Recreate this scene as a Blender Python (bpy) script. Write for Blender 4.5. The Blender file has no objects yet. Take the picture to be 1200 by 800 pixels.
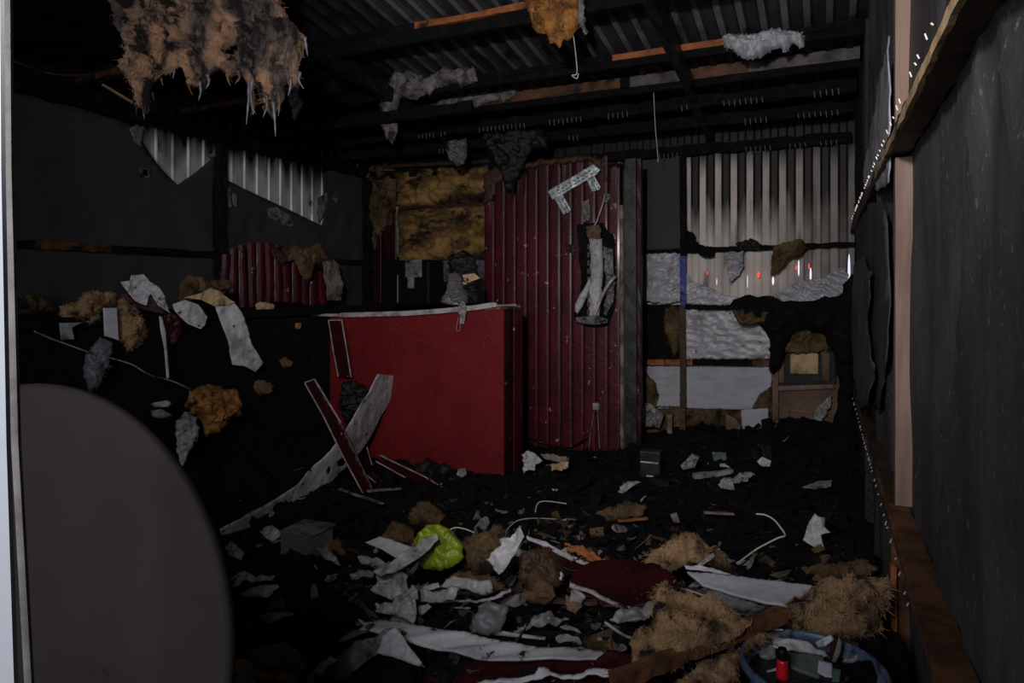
import bpy, bmesh, math, random
import numpy as np
from mathutils import Vector, noise, Matrix

random.seed(7)
SC = bpy.context.scene
COL = SC.collection

# ------------------------------------------------------------------ camera, world, light, exposure
H = 1.30                      # eye height
TH = math.radians(24.5)       # camera turned towards the side wall
FPX = 800.0                   # focal length in pixels of a 1200 px wide frame
HOR = 338.0                   # horizon line
cam_d = bpy.data.cameras.new('camera')
cam = bpy.data.objects.new('camera', cam_d); COL.objects.link(cam)
cam_d.sensor_width = 36.0; cam_d.lens = 24.0
cam_d.shift_y = -(400.0 - HOR) / 1200.0
cam_d.clip_start = 0.02
cam.location = (0, 0, H)
cam.rotation_euler = (math.radians(90), 0, TH)
SC.camera = cam

w = bpy.data.worlds.new('night'); SC.world = w; w.use_nodes = True
bg = w.node_tree.nodes['Background']
bg.inputs[0].default_value = (0.55, 0.62, 0.80, 1); bg.inputs[1].default_value = 0.012

def area_light(name, loc, aim, size, size_y, power, color):
    d = bpy.data.lights.new(name, 'AREA'); d.shape = 'RECTANGLE'; d.size = size; d.size_y = size_y
    d.energy = power; d.color = color
    o = bpy.data.objects.new(name, d); COL.objects.link(o); o.location = loc
    o.rotation_euler = (Vector(aim) - Vector(loc)).to_track_quat('-Z', 'Y').to_euler()
    return o
# light falling in through the open doorway behind the photographer, and the searchlight on the photographer's side
area_light('doorway_daylight', (-0.75, -0.9, 1.75), (-1.8, 5.0, 2.2), 0.9, 1.2, 40, (0.90, 0.94, 1.0))
sp = bpy.data.lights.new('searchlight', 'SPOT'); sp.energy = 350; sp.color = (1.0, 0.95, 0.92)
sp.spot_size = math.radians(92); sp.spot_blend = 1.0; sp.shadow_soft_size = 0.06
so = bpy.data.objects.new('searchlight', sp); COL.objects.link(so); so.location = (-0.30, -0.15, 1.95)
so.rotation_euler = (Vector((-1.6, 5.4, 2.15)) - so.location).to_track_quat('-Z', 'Y').to_euler()

SC.view_settings.view_transform = 'Standard'; SC.view_settings.look = 'None'
SC.view_settings.gamma = 1.0; SC.view_settings.use_curve_mapping = False
SC.view_settings.exposure = 0.0

# ------------------------------------------------------------------ geometry of the picture -> places in the room
RV = Vector((math.cos(TH), math.sin(TH), 0)); FV = Vector((-math.sin(TH), math.cos(TH), 0)); UP = Vector((0, 0, 1))
CP = Vector((0, 0, H))
def ray(x, y): return RV * ((x - 600.0) / FPX) + FV + UP * ((HOR - y) / FPX)
def hit(x, y, p, n):
    d = ray(x, y); t = (p - CP).dot(n) / d.dot(n); return CP + d * t
def on_y(x, y, Y): return hit(x, y, Vector((0, Y, 0)), Vector((0, 1, 0)))
def on_x(x, y, X): return hit(x, y, Vector((X, 0, 0)), Vector((1, 0, 0)))
def on_z(x, y, Z): return hit(x, y, Vector((0, 0, Z)), UP)
def nz(x, y, z=0.0, s=1.0, o=4, h=0.8): return noise.fractal((x * s, y * s, z * s), h, 2.0, o)
def smooth(a, b, v):
    t = min(1.0, max(0.0, (v - a) / (b - a))); return t * t * (3 - 2 * t)
XL, XR, YB = -4.45, 0.25, 6.0          # left, right, back walls
def terrain(X, Y):
    z = 0.02
    z += 0.17 * smooth(0.9, 1.9, Y) * (1 - smooth(2.3, 3.3, Y)) * smooth(-2.3, -1.4, X)
    z += 0.13 * smooth(5.0, 5.7, Y) * smooth(-1.6, -0.9, X)
    z += 0.10 * smooth(-0.7, -0.1, X) * smooth(4.2, 5.6, Y)
    z += 0.20 * (1 - smooth(-3.5, -3.2, X)) * smooth(2.0, 3.0, Y)
    z += 0.055 * nz(X, Y, 3.1, 1.7, 3) + 0.045 * nz(X, Y, 9.7, 6.0, 4)
    return max(z, 0.006)
def on_ground(x, y, lift=0.0):
    d = ray(x, y); t = 0.6
    while t < 9:
        p = CP + d * t
        if p.z < terrain(p.x, p.y) + lift: break
        t += 0.01
    return CP + d * t

# ------------------------------------------------------------------ materials
def mat(name, c1, c2=None, scale=3.0, lo=0.4, hi=0.6, c3=None, s3=8.0, lo3=0.55, hi3=0.6, rough=0.7, spec=0.3, bump=0.2,
        bscale=30.0, bdist=0.01, coat=0.0, metal=0.0, trans=0.0, ior=1.45, stretch=(1, 1, 1), emit=None, alpha=1.0, fibre=False,
        rough2=None, sheen=0.0):
    m = bpy.data.materials.new(name); m.use_nodes = True
    nt = m.node_tree; N = nt.nodes; L = nt.links; b = N['Principled BSDF']
    tc = N.new('ShaderNodeTexCoord'); mp = N.new('ShaderNodeMapping'); L.new(tc.outputs['Object'], mp.inputs['Vector'])
    mp.inputs['Scale'].default_value = stretch
    def nse(s, d=6, r=0.6):
        n = N.new('ShaderNodeTexNoise'); n.inputs['Scale'].default_value = s; n.inputs['Detail'].default_value = d
        n.inputs['Roughness'].default_value = r; L.new(mp.outputs[0], n.inputs['Vector']); return n
    def ramp(src, a, bb):
        r = N.new('ShaderNodeMapRange'); r.inputs['From Min'].default_value = a; r.inputs['From Max'].default_value = bb
        L.new(src, r.inputs['Value']); return r.outputs[0]
    def mix(f, a, bb):
        x = N.new('ShaderNodeMix'); x.data_type = 'RGBA'; L.new(f, x.inputs[0])
        for i, v in ((6, a), (7, bb)):
            if isinstance(v, tuple): x.inputs[i].default_value = (*v, 1)
            else: L.new(v, x.inputs[i])
        return x.outputs[2]
    col = c1
    if c2 is not None:
        f = ramp(nse(scale).outputs['Fac'], lo, hi); col = mix(f, c1, c2)
        if rough2 is not None:
            rr = N.new('ShaderNodeMapRange'); L.new(f, rr.inputs['Value']); rr.inputs['To Min'].default_value = rough
            rr.inputs['To Max'].default_value = rough2; L.new(rr.outputs[0], b.inputs['Roughness'])
    if c3 is not None:
        f3 = ramp(nse(s3, 8, 0.65).outputs['Fac'], lo3, hi3); col = mix(f3, col, c3)
    if isinstance(col, tuple): b.inputs['Base Color'].default_value = (*col, 1)
    else: L.new(col, b.inputs['Base Color'])
    if not (c2 is not None and rough2 is not None): b.inputs['Roughness'].default_value = rough
    b.inputs['Specular IOR Level'].default_value = spec; b.inputs['Coat Weight'].default_value = coat
    b.inputs['Coat Roughness'].default_value = 0.15
    b.inputs['Metallic'].default_value = metal; b.inputs['Transmission Weight'].default_value = trans
    b.inputs['IOR'].default_value = ior; b.inputs['Alpha'].default_value = alpha
    if emit: b.inputs['Emission Color'].default_value = (*emit[0], 1); b.inputs['Emission Strength'].default_value = emit[1]
    if bump:
        bn = N.new('ShaderNodeBump'); bn.inputs['Strength'].default_value = bump; bn.inputs['Distance'].default_value = bdist
        L.new(nse(bscale, 8, 0.7).outputs['Fac'], bn.inputs['Height']); L.new(bn.outputs[0], b.inputs['Normal'])
    return m

CHAR = (0.0035, 0.0032, 0.0034)
M = {}
M['char'] = mat('char', CHAR, (0.009, 0.008, 0.0075), 14, 0.5, 0.66, (0.035, 0.03, 0.027), 60, 0.66, 0.70, rough=0.8, spec=0.18, bump=0.8, bscale=40, bdist=0.02)
M['charwet'] = mat('charwet', (0.006, 0.006, 0.007), (0.02, 0.02, 0.022), 20, 0.5, 0.7, rough=0.4, spec=0.4, bump=0.7, bscale=25, bdist=0.02)
M['gloss'] = mat('gloss', (0.010, 0.010, 0.012), (0.03, 0.028, 0.028), 10, 0.45, 0.62, rough=0.42, spec=0.4, bump=0.3, bscale=20)
M['membrane'] = mat('membrane', (0.036, 0.036, 0.037), (0.048, 0.047, 0.049), 1.2, 0.35, 0.65, (0.085, 0.085, 0.088), 90, 0.62, 0.72, rough=0.72, spec=0.22, bump=0.4, bscale=110, bdist=0.004, stretch=(1, 1, 0.35))
M['film_dark'] = mat('film_dark', (0.09, 0.092, 0.105), (0.03, 0.03, 0.034), 4, 0.5, 0.65, rough=0.5, spec=0.5, bump=0.3, bscale=20)
M['film'] = mat('film', (0.30, 0.295, 0.33), (0.13, 0.125, 0.135), 4, 0.46, 0.66, (0.02, 0.018, 0.018), 22, 0.62, 0.67, rough=0.38, spec=0.6, bump=0.25, bscale=22)
M['film_plain'] = mat('film_plain', (0.33, 0.335, 0.375), (0.22, 0.22, 0.245), 2.5, 0.45, 0.7, (0.03, 0.028, 0.03), 30, 0.70, 0.73, rough=0.55, spec=0.4, bump=0.15, bscale=30)
M['metal'] = mat('metal', (0.56, 0.50, 0.465), (0.36, 0.32, 0.29), 7, 0.42, 0.62, (0.10, 0.075, 0.06), 6, 0.56, 0.68, rough=0.55, spec=0.3, bump=0.1, stretch=(1, 1, 0.15))
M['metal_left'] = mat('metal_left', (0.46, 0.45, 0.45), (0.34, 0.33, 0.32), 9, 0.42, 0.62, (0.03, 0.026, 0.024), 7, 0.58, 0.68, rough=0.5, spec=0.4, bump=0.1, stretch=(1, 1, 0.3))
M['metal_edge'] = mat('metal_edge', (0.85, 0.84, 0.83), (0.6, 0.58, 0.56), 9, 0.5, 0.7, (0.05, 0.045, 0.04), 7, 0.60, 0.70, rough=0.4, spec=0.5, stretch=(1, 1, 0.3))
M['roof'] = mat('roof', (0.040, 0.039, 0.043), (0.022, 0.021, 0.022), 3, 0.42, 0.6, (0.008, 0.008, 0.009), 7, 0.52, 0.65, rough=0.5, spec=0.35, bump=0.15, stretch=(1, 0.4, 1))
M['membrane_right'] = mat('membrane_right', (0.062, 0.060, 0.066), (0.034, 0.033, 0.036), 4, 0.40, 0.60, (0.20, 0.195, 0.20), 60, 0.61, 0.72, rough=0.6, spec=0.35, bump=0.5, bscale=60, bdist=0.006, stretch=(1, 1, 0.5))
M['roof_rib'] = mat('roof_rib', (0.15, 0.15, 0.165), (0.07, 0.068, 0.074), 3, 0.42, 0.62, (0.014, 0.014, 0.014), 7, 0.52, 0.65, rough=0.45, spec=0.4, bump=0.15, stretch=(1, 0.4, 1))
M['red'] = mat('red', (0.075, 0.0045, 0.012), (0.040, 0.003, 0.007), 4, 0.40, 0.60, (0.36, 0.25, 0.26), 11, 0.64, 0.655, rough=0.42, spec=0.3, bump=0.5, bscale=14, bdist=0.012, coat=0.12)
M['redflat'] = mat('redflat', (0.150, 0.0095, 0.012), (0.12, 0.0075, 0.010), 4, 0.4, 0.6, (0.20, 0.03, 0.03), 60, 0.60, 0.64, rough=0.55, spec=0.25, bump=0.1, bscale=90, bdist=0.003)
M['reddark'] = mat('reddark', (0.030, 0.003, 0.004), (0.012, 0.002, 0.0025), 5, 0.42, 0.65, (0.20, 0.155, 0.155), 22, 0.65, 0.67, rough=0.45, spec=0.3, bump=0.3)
M['wool'] = mat('wool', (0.34, 0.21, 0.115), (0.11, 0.066, 0.038), 8, 0.43, 0.58, (0.022, 0.017, 0.014), 10, 0.51, 0.585, rough=0.95, spec=0.08, bump=1.0, bscale=35, bdist=0.02)
M['woolhot'] = mat('woolhot', (0.40, 0.18, 0.055), (0.12, 0.055, 0.02), 12, 0.42, 0.6, (0.02, 0.013, 0.01), 9, 0.56, 0.64, rough=0.95, spec=0.1, bump=1.0, bscale=40, bdist=0.02)
M['woolgrey'] = mat('woolgrey', (0.24, 0.22, 0.22), (0.07, 0.063, 0.062), 12, 0.42, 0.6, (0.02, 0.018, 0.018), 9, 0.55, 0.65, rough=0.9, spec=0.12, bump=1.0, bscale=45, bdist=0.02)
M['woolmix'] = mat('woolmix', (0.36, 0.21, 0.13), (0.088, 0.073, 0.069), 4.2, 0.41, 0.52, (0.018, 0.015, 0.014), 8, 0.475, 0.57, rough=0.92, spec=0.12, bump=1.0, bscale=34, bdist=0.03, stretch=(1.4, 1.4, 0.45))
M['woolburnt'] = mat('woolburnt', (0.16, 0.10, 0.05), (0.05, 0.035, 0.02), 6, 0.4, 0.6, (0.012, 0.01, 0.008), 5, 0.52, 0.62, rough=0.9, spec=0.15, bump=1.0, bscale=45, bdist=0.02)
M['woolgold'] = mat('woolgold', (0.34, 0.20, 0.065), (0.09, 0.052, 0.022), 4, 0.42, 0.58, (0.018, 0.013, 0.009), 3.2, 0.50, 0.60, rough=0.8, spec=0.25, bump=0.9, bscale=22, bdist=0.02, stretch=(1, 1, 1.9))
M['white'] = mat('white', (0.42, 0.41, 0.435), (0.22, 0.21, 0.22), 5, 0.42, 0.62, (0.015, 0.013, 0.013), 20, 0.61, 0.65, rough=0.5, spec=0.4, bump=0.25, bscale=30)
M['dirtywhite'] = mat('dirtywhite', (0.27, 0.255, 0.26), (0.085, 0.078, 0.075), 8, 0.42, 0.60, (0.015, 0.013, 0.013), 16, 0.56, 0.63, rough=0.45, spec=0.45, bump=0.4, bscale=20)
M['greywhite'] = mat('greywhite', (0.17, 0.162, 0.165), (0.055, 0.052, 0.05), 9, 0.40, 0.60, (0.015, 0.013, 0.013), 18, 0.56, 0.63, rough=0.42, spec=0.45, bump=0.4, bscale=20)
M['edge'] = mat('edge', (0.40, 0.36, 0.36), (0.2, 0.17, 0.17), 12, 0.42, 0.6, rough=0.45, spec=0.35, bump=0.15)
M['cream'] = mat('cream', (0.22, 0.18, 0.15), (0.08, 0.06, 0.048), 9, 0.42, 0.6, rough=0.75, spec=0.1, bump=0.3)
M['wood'] = mat('wood', (0.30, 0.165, 0.11), (0.20, 0.11, 0.075), 10, 0.4, 0.65, (0.05, 0.03, 0.022), 5, 0.62, 0.75, rough=0.7, spec=0.25, bump=0.3, bscale=30, stretch=(1, 1, 0.15))
M['woodpink'] = mat('woodpink', (0.20, 0.135, 0.11), (0.13, 0.085, 0.068), 14, 0.42, 0.6, (0.05, 0.035, 0.03), 9, 0.60, 0.68, rough=0.75, spec=0.2, bump=0.4, bscale=30, stretch=(1, 1, 0.12))
M['woodbrown'] = mat('woodbrown', (0.11, 0.048, 0.022), (0.045, 0.02, 0.011), 8, 0.42, 0.6, (0.012, 0.01, 0.008), 6, 0.56, 0.66, rough=0.6, spec=0.3, bump=0.4, bscale=30)
M['woodorange'] = mat('woodorange', (0.30, 0.105, 0.035), (0.17, 0.055, 0.02), 9, 0.42, 0.6, (0.02, 0.012, 0.008), 8, 0.56, 0.64, rough=0.7, spec=0.2, bump=0.4, bscale=30)
M['woodtan'] = mat('woodtan', (0.44, 0.31, 0.18), (0.24, 0.155, 0.09), 9, 0.42, 0.6, (0.04, 0.025, 0.018), 9, 0.58, 0.68, rough=0.8, spec=0.2, bump=0.5, bscale=40)
M['hardboard'] = mat('hardboard', (0.135, 0.082, 0.052), (0.07, 0.042, 0.028), 4, 0.4, 0.62, (0.02, 0.015, 0.012), 12, 0.58, 0.66, rough=0.65, spec=0.25, bump=0.3)
M['green'] = mat('green', (0.20, 0.25, 0.010), (0.10, 0.13, 0.006), 9, 0.42, 0.62, (0.02, 0.02, 0.004), 14, 0.60, 0.65, rough=0.35, spec=0.5, bump=0.5, bscale=20)
M['bucket'] = mat('bucket', (0.045, 0.070, 0.125), (0.10, 0.12, 0.16), 14, 0.42, 0.6, (0.02, 0.022, 0.035), 24, 0.52, 0.62, rough=0.4, spec=0.5, bump=0.2)
M['tabletop'] = mat('tabletop', (0.040, 0.032, 0.031), (0.032, 0.025, 0.024), 3, 0.4, 0.7, (0.016, 0.013, 0.012), 6, 0.64, 0.70, rough=0.7, spec=0.12, bump=0.1, bscale=120, bdist=0.002)
M['jamb'] = mat('jamb', (0.22, 0.20, 0.19), (0.12, 0.10, 0.10), 18, 0.4, 0.7, rough=0.5, bump=0.2)
M['jambwhite'] = mat('jambwhite', (0.45, 0.46, 0.50), rough=0.5, bump=0.0)
M['steeldark'] = mat('steeldark', (0.12, 0.115, 0.11), rough=0.4, bump=0)
M['trimgrey'] = mat('trimgrey', (0.10, 0.085, 0.08), (0.03, 0.024, 0.024), 9, 0.4, 0.6, rough=0.5, bump=0.3)
M['steel'] = mat('steel', (0.45, 0.50, 0.54), (0.16, 0.13, 0.11), 22, 0.5, 0.68, rough=0.4, spec=0.6, metal=0.3, bump=0.1)
M['nail'] = mat('nail', (0.45, 0.42, 0.40), rough=0.35, spec=0.8, metal=0.3, bump=0)
M['glass'] = mat('glass', (0.75, 0.78, 0.76), rough=0.12, spec=0.5, trans=0.92, bump=0.1, bscale=10)
M['bag'] = mat('bag', (0.55, 0.52, 0.56), rough=0.22, spec=0.7, trans=0.85, bump=0.5, bscale=30)
M['water'] = mat('water', (0.012, 0.012, 0.011), rough=0.10, spec=0.5, bump=0.4, bscale=14)
M['redplastic'] = mat('redplastic', (0.50, 0.008, 0.014), rough=0.3, spec=0.5, bump=0)
M['black'] = mat('black', (0.003, 0.003, 0.003), rough=0.45, spec=0.15, bump=0.03)
M['blue'] = mat('blue', (0.015, 0.03, 0.22), (0.01, 0.012, 0.05), 14, 0.5, 0.65, rough=0.4, bump=0.2)
M['green_dark'] = mat('green_dark', (0.07, 0.10, 0.075), rough=0.5, bump=0.2)
M['cable'] = mat('cable', (0.42, 0.40, 0.34), (0.2, 0.18, 0.15), 20, 0.5, 0.7, rough=0.4, bump=0.1)
M['label'] = mat('label', (0.34, 0.33, 0.36), rough=0.5, bump=0.1)
M['print'] = mat('print', (0.05, 0.05, 0.055), rough=0.6, bump=0)
M['glow_red'] = mat('glow_red', (0.5, 0.02, 0.01), emit=((1.0, 0.10, 0.06), 1.0), bump=0)
M['glow_white'] = mat('glow_white', (0.8, 0.8, 0.9), emit=((0.85, 0.82, 1.0), 0.75), bump=0)

# ------------------------------------------------------------------ helpers
def link(o, parent=None):
    COL.objects.link(o)
    if parent is not None: o.parent = parent
    return o
def tag(o, label=None, cat=None, group=None, kind=None):
    if label: o['label'] = label
    if cat: o['category'] = cat
    if group: o['group'] = group
    if kind: o['kind'] = kind
    return o
def obj(name, verts, faces, m, parent=None, origin=None, smooth_=False, mi=None):
    """verts in room coordinates; origin = where the object's own origin stands"""
    if origin is None: origin = Vector((0, 0, 0))
    base = origin
    me = bpy.data.meshes.new(name)
    me.from_pydata([tuple(Vector(v) - base) for v in verts], [], faces)
    for mm in (m if isinstance(m, (list, tuple)) else [m]): me.materials.append(mm)
    if mi is not None: me.polygons.foreach_set('material_index', mi)
    if smooth_: me.polygons.foreach_set('use_smooth', [True] * len(me.polygons))
    bm = bmesh.new(); bm.from_mesh(me); bmesh.ops.recalc_face_normals(bm, faces=bm.faces); bm.to_mesh(me); bm.free()
    me.update()
    o = bpy.data.objects.new(name, me); link(o, parent)
    o.location = origin if parent is None else origin - POS.get(parent.name, Vector((0, 0, 0)))
    POS[o.name] = Vector(origin)
    return o
POS = {}
def empty(name, loc):
    o = bpy.data.objects.new(name, None); o.empty_display_size = 0.05; link(o); o.location = loc
    POS[o.name] = Vector(loc); return o
def base_of(verts):
    a = np.array([tuple(v) for v in verts]); return Vector(((a[:, 0].min() + a[:, 0].max()) / 2, (a[:, 1].min() + a[:, 1].max()) / 2, a[:, 2].min()))

class MB:
    def __init__(s): s.v = []; s.f = []; s.mi = []
    def add(s, v, f, mi=0):
        n = len(s.v); s.v += [Vector(p) for p in v]; s.f += [tuple(i + n for i in q) for q in f]; s.mi += [mi] * len(f)
    def box(s, p, q, mi=0):
        x0, y0, z0 = p; x1, y1, z1 = q
        s.add([(x0, y0, z0), (x1, y0, z0), (x1, y1, z0), (x0, y1, z0), (x0, y0, z1), (x1, y0, z1), (x1, y1, z1), (x0, y1, z1)],
              [(0, 3, 2, 1), (4, 5, 6, 7), (0, 1, 5, 4), (1, 2, 6, 5), (2, 3, 7, 6), (3, 0, 4, 7)], mi)
    def bar(s, a, b, wd, ht, up=UP, mi=0, n=1, jit=0.0, seed=0.0):
        """square-section bar from a to b, n sections with worn edges"""
        a = Vector(a); b = Vector(b); d = (b - a).normalized(); sd = d.cross(up)
        if sd.length < 1e-4: sd = d.cross(Vector((0, 1, 0)))
        sd.normalize(); u = sd.cross(d).normalized(); vs = []; fs = []
        for i in range(n + 1):
            c = a.lerp(b, i / n)
            for k, (p, q) in enumerate(((-1, -1), (1, -1), (1, 1), (-1, 1))):
                j = 1 - jit * max(0, nz(i * 0.9 + seed, k * 3.1, 1.7, 1.0, 3) + 0.35) if jit else 1
                vs.append(c + sd * (p * wd / 2 * j) + u * (q * ht / 2 * j))
        for i in range(n):
            for k in range(4):
                fs.append((i * 4 + k, i * 4 + (k + 1) % 4, i * 4 + 4 + (k + 1) % 4, i * 4 + 4 + k))
        fs += [(3, 2, 1, 0), (n * 4, n * 4 + 1, n * 4 + 2, n * 4 + 3)]
        s.add(vs, fs, mi)
    def tube(s, pts, r, k=6, mi=0, closed=False):
        pts = [Vector(p) for p in pts]; n = len(pts); vs = []; fs = []
        for i, p in enumerate(pts):
            d = (pts[min(i + 1, n - 1)] - pts[max(i - 1, 0)]).normalized()
            a = d.cross(Vector((0.13, 0.21, 0.97))); a.normalize(); b = d.cross(a)
            rr = r[i] if isinstance(r, (list, tuple)) else r
            for j in range(k):
                t = 2 * math.pi * j / k; vs.append(p + (a * math.cos(t) + b * math.sin(t)) * rr)
        for i in range(n - 1):
            for j in range(k): fs.append((i * k + j, i * k + (j + 1) % k, (i + 1) * k + (j + 1) % k, (i + 1) * k + j))
        fs += [tuple(range(k))[::-1], tuple((n - 1) * k + j for j in range(k))]
        s.add(vs, fs, mi)
    def lathe(s, c, prof, k=32, mi=0, rot=None):
        vs = []; fs = []; n = len(prof)
        for r, z in prof:
            for j in range(k):
                t = 2 * math.pi * j / k; p = Vector((r * math.cos(t), r * math.sin(t), z))
                if rot is not None: p = rot @ p
                vs.append(Vector(c) + p)
        for i in range(n - 1):
            for j in range(k): fs.append((i * k + j, i * k + (j + 1) % k, (i + 1) * k + (j + 1) % k, (i + 1) * k + j))
        s.add(vs, fs, mi)
    def make(s, name, m, parent=None, smooth_=False, origin=None):
        if origin is None: origin = base_of(s.v) if parent is None else POS.get(parent.name, Vector((0, 0, 0)))
        return obj(name, s.v, s.f, m, parent, origin, smooth_, s.mi if isinstance(m, (list, tuple)) else None)

def spline(pts, n=6):
    """Catmull-Rom through 2D or 3D points"""
    P = [Vector(p) for p in pts]; P = [P[0] * 2 - P[1]] + P + [P[-1] * 2 - P[-2]]; out = []
    for i in range(1, len(P) - 2):
        for k in range(n):
            t = k / n
            out.append(0.5 * ((2 * P[i]) + (P[i + 1] - P[i - 1]) * t + (2 * P[i - 1] - 5 * P[i] + 4 * P[i + 1] - P[i + 2]) * t * t
                              + (-P[i - 1] + 3 * P[i] - 3 * P[i + 1] + P[i + 2]) * t ** 3))
    out.append(P[-2]); return out

# a place for an outline: point, normal
def plY(Y, yaw=0.0, tip=0.0):
    return lambda pts: (Vector((0, Y, 0)), Vector((math.sin(yaw), -math.cos(yaw), tip)).normalized())
def plYc(Y, yaw=0.0, tip=0.0):        # turned about the outline's own middle
    def f(pts):
        cx = sum(p[0] for p in pts) / len(pts); cy = sum(p[1] for p in pts) / len(pts)
        return on_y(cx, cy, Y), Vector((math.sin(yaw), -math.cos(yaw), tip)).normalized()
    return f
def plX(X): return lambda pts: (Vector((X, 0, 0)), Vector((1, 0, 0)) if X < -1 else Vector((-1, 0, 0)))
def plXc(X, yaw=0.0):
    def f(pts):
        cx = sum(p[0] for p in pts) / len(pts); cy = sum(p[1] for p in pts) / len(pts)
        return on_x(cx, cy, X), Vector((math.cos(yaw), -math.sin(yaw), 0)).normalized()
    return f
def ground(tilt=20, lift=0.01, yaw=0.0):
    def f(pts):
        q = max(pts, key=lambda p: p[1]); p = on_ground(q[0], min(q[1], 850), lift)
        t = math.radians(tilt)
        return p, Vector((math.sin(yaw) * math.sin(t), -math.cos(yaw) * math.sin(t), math.cos(t))).normalized()
    return f

def outline(name, pts, place, m, th=0.004, cell=None, rough=0.0, amp=0.0, freq=6.0, puff=0.0, roundness=0.08, back=0.5, parent=None,
            seed=0.0, rid=False, sm=True, holes=(), noff=0.0, label=None, cat=None, group=None, kind=None, fuzz=0, curl=0.0, fx=1.0, fy=1.0, sk=0.0):
    """a sheet or a lump whose outline is given by picture points, standing on its own plane in the room"""
    P, n = place(pts)
    if abs(n.z) > 0.95: e1 = (RV - n * RV.dot(n)).normalized()
    else: e1 = UP.cross(n).normalized()
    if e1.dot(RV) < 0: e1 = -e1
    e2 = n.cross(e1).normalized()
    W = [hit(x, y, P, n) + n * noff for x, y in pts]; O = W[0]
    poly = [((v - O).dot(e1), (v - O).dot(e2)) for v in W]
    hp = []
    for h in holes:
        hp.append([((hit(x, y, P, n) - O).dot(e1), (hit(x, y, P, n) - O).dot(e2)) for x, y in h])
    A = np.array(poly); lo = A.min(0); hi = A.max(0); ext = (hi - lo).max()
    if cell is None: cell = max(0.006, min(0.05, math.sqrt(max(1e-6, (hi - lo)[0] * (hi - lo)[1]) / (1400 if puff or amp else 500))))
    def refine(pl):
        out = []
        for i in range(len(pl)):
            a = pl[i]; b = pl[(i + 1) % len(pl)]; d = math.hypot(b[0] - a[0], b[1] - a[1]); k = max(1, int(d / (cell * 1.2))) if rough else 1
            for j in range(k):
                t = j / k; x = a[0] + (b[0] - a[0]) * t; y = a[1] + (b[1] - a[1]) * t
                if rough:
                    x += rough * nz(x, y, 1.3 + seed, 0.45 / max(rough, 0.004), 4, 0.5); y += rough * nz(x, y, 7.9 + seed, 0.45 / max(rough, 0.004), 4, 0.5)
                out.append((x, y))
        return out
    loops = [refine(poly)] + [refine(h) for h in hp]
    S = [];
    for l in loops:
        for i in range(len(l)): S.append((*l[i], *l[(i + 1) % len(l)]))
    S = np.array(S)
    lo = lo - rough * 2 - cell; hi = hi + rough * 2 + cell
    nx = int((hi[0] - lo[0]) / cell) + 2; ny = int((hi[1] - lo[1]) / cell) + 2
    gx, gy = np.meshgrid(lo[0] + np.arange(nx) * cell, lo[1] + np.arange(ny) * cell); px = gx.ravel(); py = gy.ravel()
    ins = np.zeros(px.shape, bool)
    for x0, y0, x1, y1 in S:
        c = ((y0 > py) != (y1 > py)); 
        if y1 != y0: ins ^= c & (px < (x1 - x0) * (py - y0) / (y1 - y0) + x0)
    ax = S[:, 0]; ay = S[:, 1]; dx = S[:, 2] - ax; dy = S[:, 3] - ay; L2 = np.maximum(dx * dx + dy * dy, 1e-12)
    def nearest(qx, qy):
        t = np.clip(((qx[:, None] - ax) * dx + (qy[:, None] - ay) * dy) / L2, 0, 1)
        cx = ax + t * dx; cy = ay + t * dy; D = (cx - qx[:, None]) ** 2 + (cy - qy[:, None]) ** 2; k = D.argmin(1); r = np.arange(len(k))
        return np.sqrt(D[r, k]), cx[r, k], cy[r, k]
    def nearest_b(qx, qy):
        o = [nearest(qx[i:i + 4000], qy[i:i + 4000]) for i in range(0, len(qx), 4000)]
        return [np.concatenate([q[k] for q in o]) for k in range(3)]
    dist, cx, cy = nearest_b(px, py)
    ok = ins | (dist < cell * 0.5)
    G = ok.reshape(ny, nx); idx = -np.ones(nx * ny, int); faces = []
    a_ = G[:-1, :-1]; b_ = G[:-1, 1:]; c_ = G[1:, 1:]; d_ = G[1:, :-1]
    for j, i in np.argwhere(a_ & b_ & c_ & d_): k = j * nx + i; faces.append((k, k + 1, k + nx + 1, k + nx))
    cnt = a_.astype(int) + b_ + c_ + d_
    for j, i in np.argwhere(cnt == 3):
        k = j * nx + i; q = [t for t in (k, k + 1, k + nx + 1, k + nx) if ok[t]]; faces.append(tuple(q))
    if not faces:
        faces = []
        raise RuntimeError('outline too small: ' + name + str(pts))
    ec = {}
    for f in faces:
        for i in range(len(f)): e = (f[i], f[(i + 1) % len(f)]); ec[e] = 1
    bed = [e for e in ec if (e[1], e[0]) not in ec]; bset = {v for e in bed for v in e}
    used = sorted({v for f in faces for v in f}); idx = {v: i for i, v in enumerate(used)}
    X = px.copy(); Y = py.copy()
    for v in bset: X[v] = cx[v]; Y[v] = cy[v]; dist[v] = 0
    if not rough and bset:
        bl = list(bset); bx = np.array([X[v] for v in bl]); by = np.array([Y[v] for v in bl])
        for p in poly + [q for h in hp for q in h]:
            k = ((bx - p[0]) ** 2 + (by - p[1]) ** 2).argmin()
            if (bx[k] - p[0]) ** 2 + (by[k] - p[1]) ** 2 < (cell * 1.5) ** 2: X[bl[k]], Y[bl[k]] = p
    fr = []; bk = []
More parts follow.
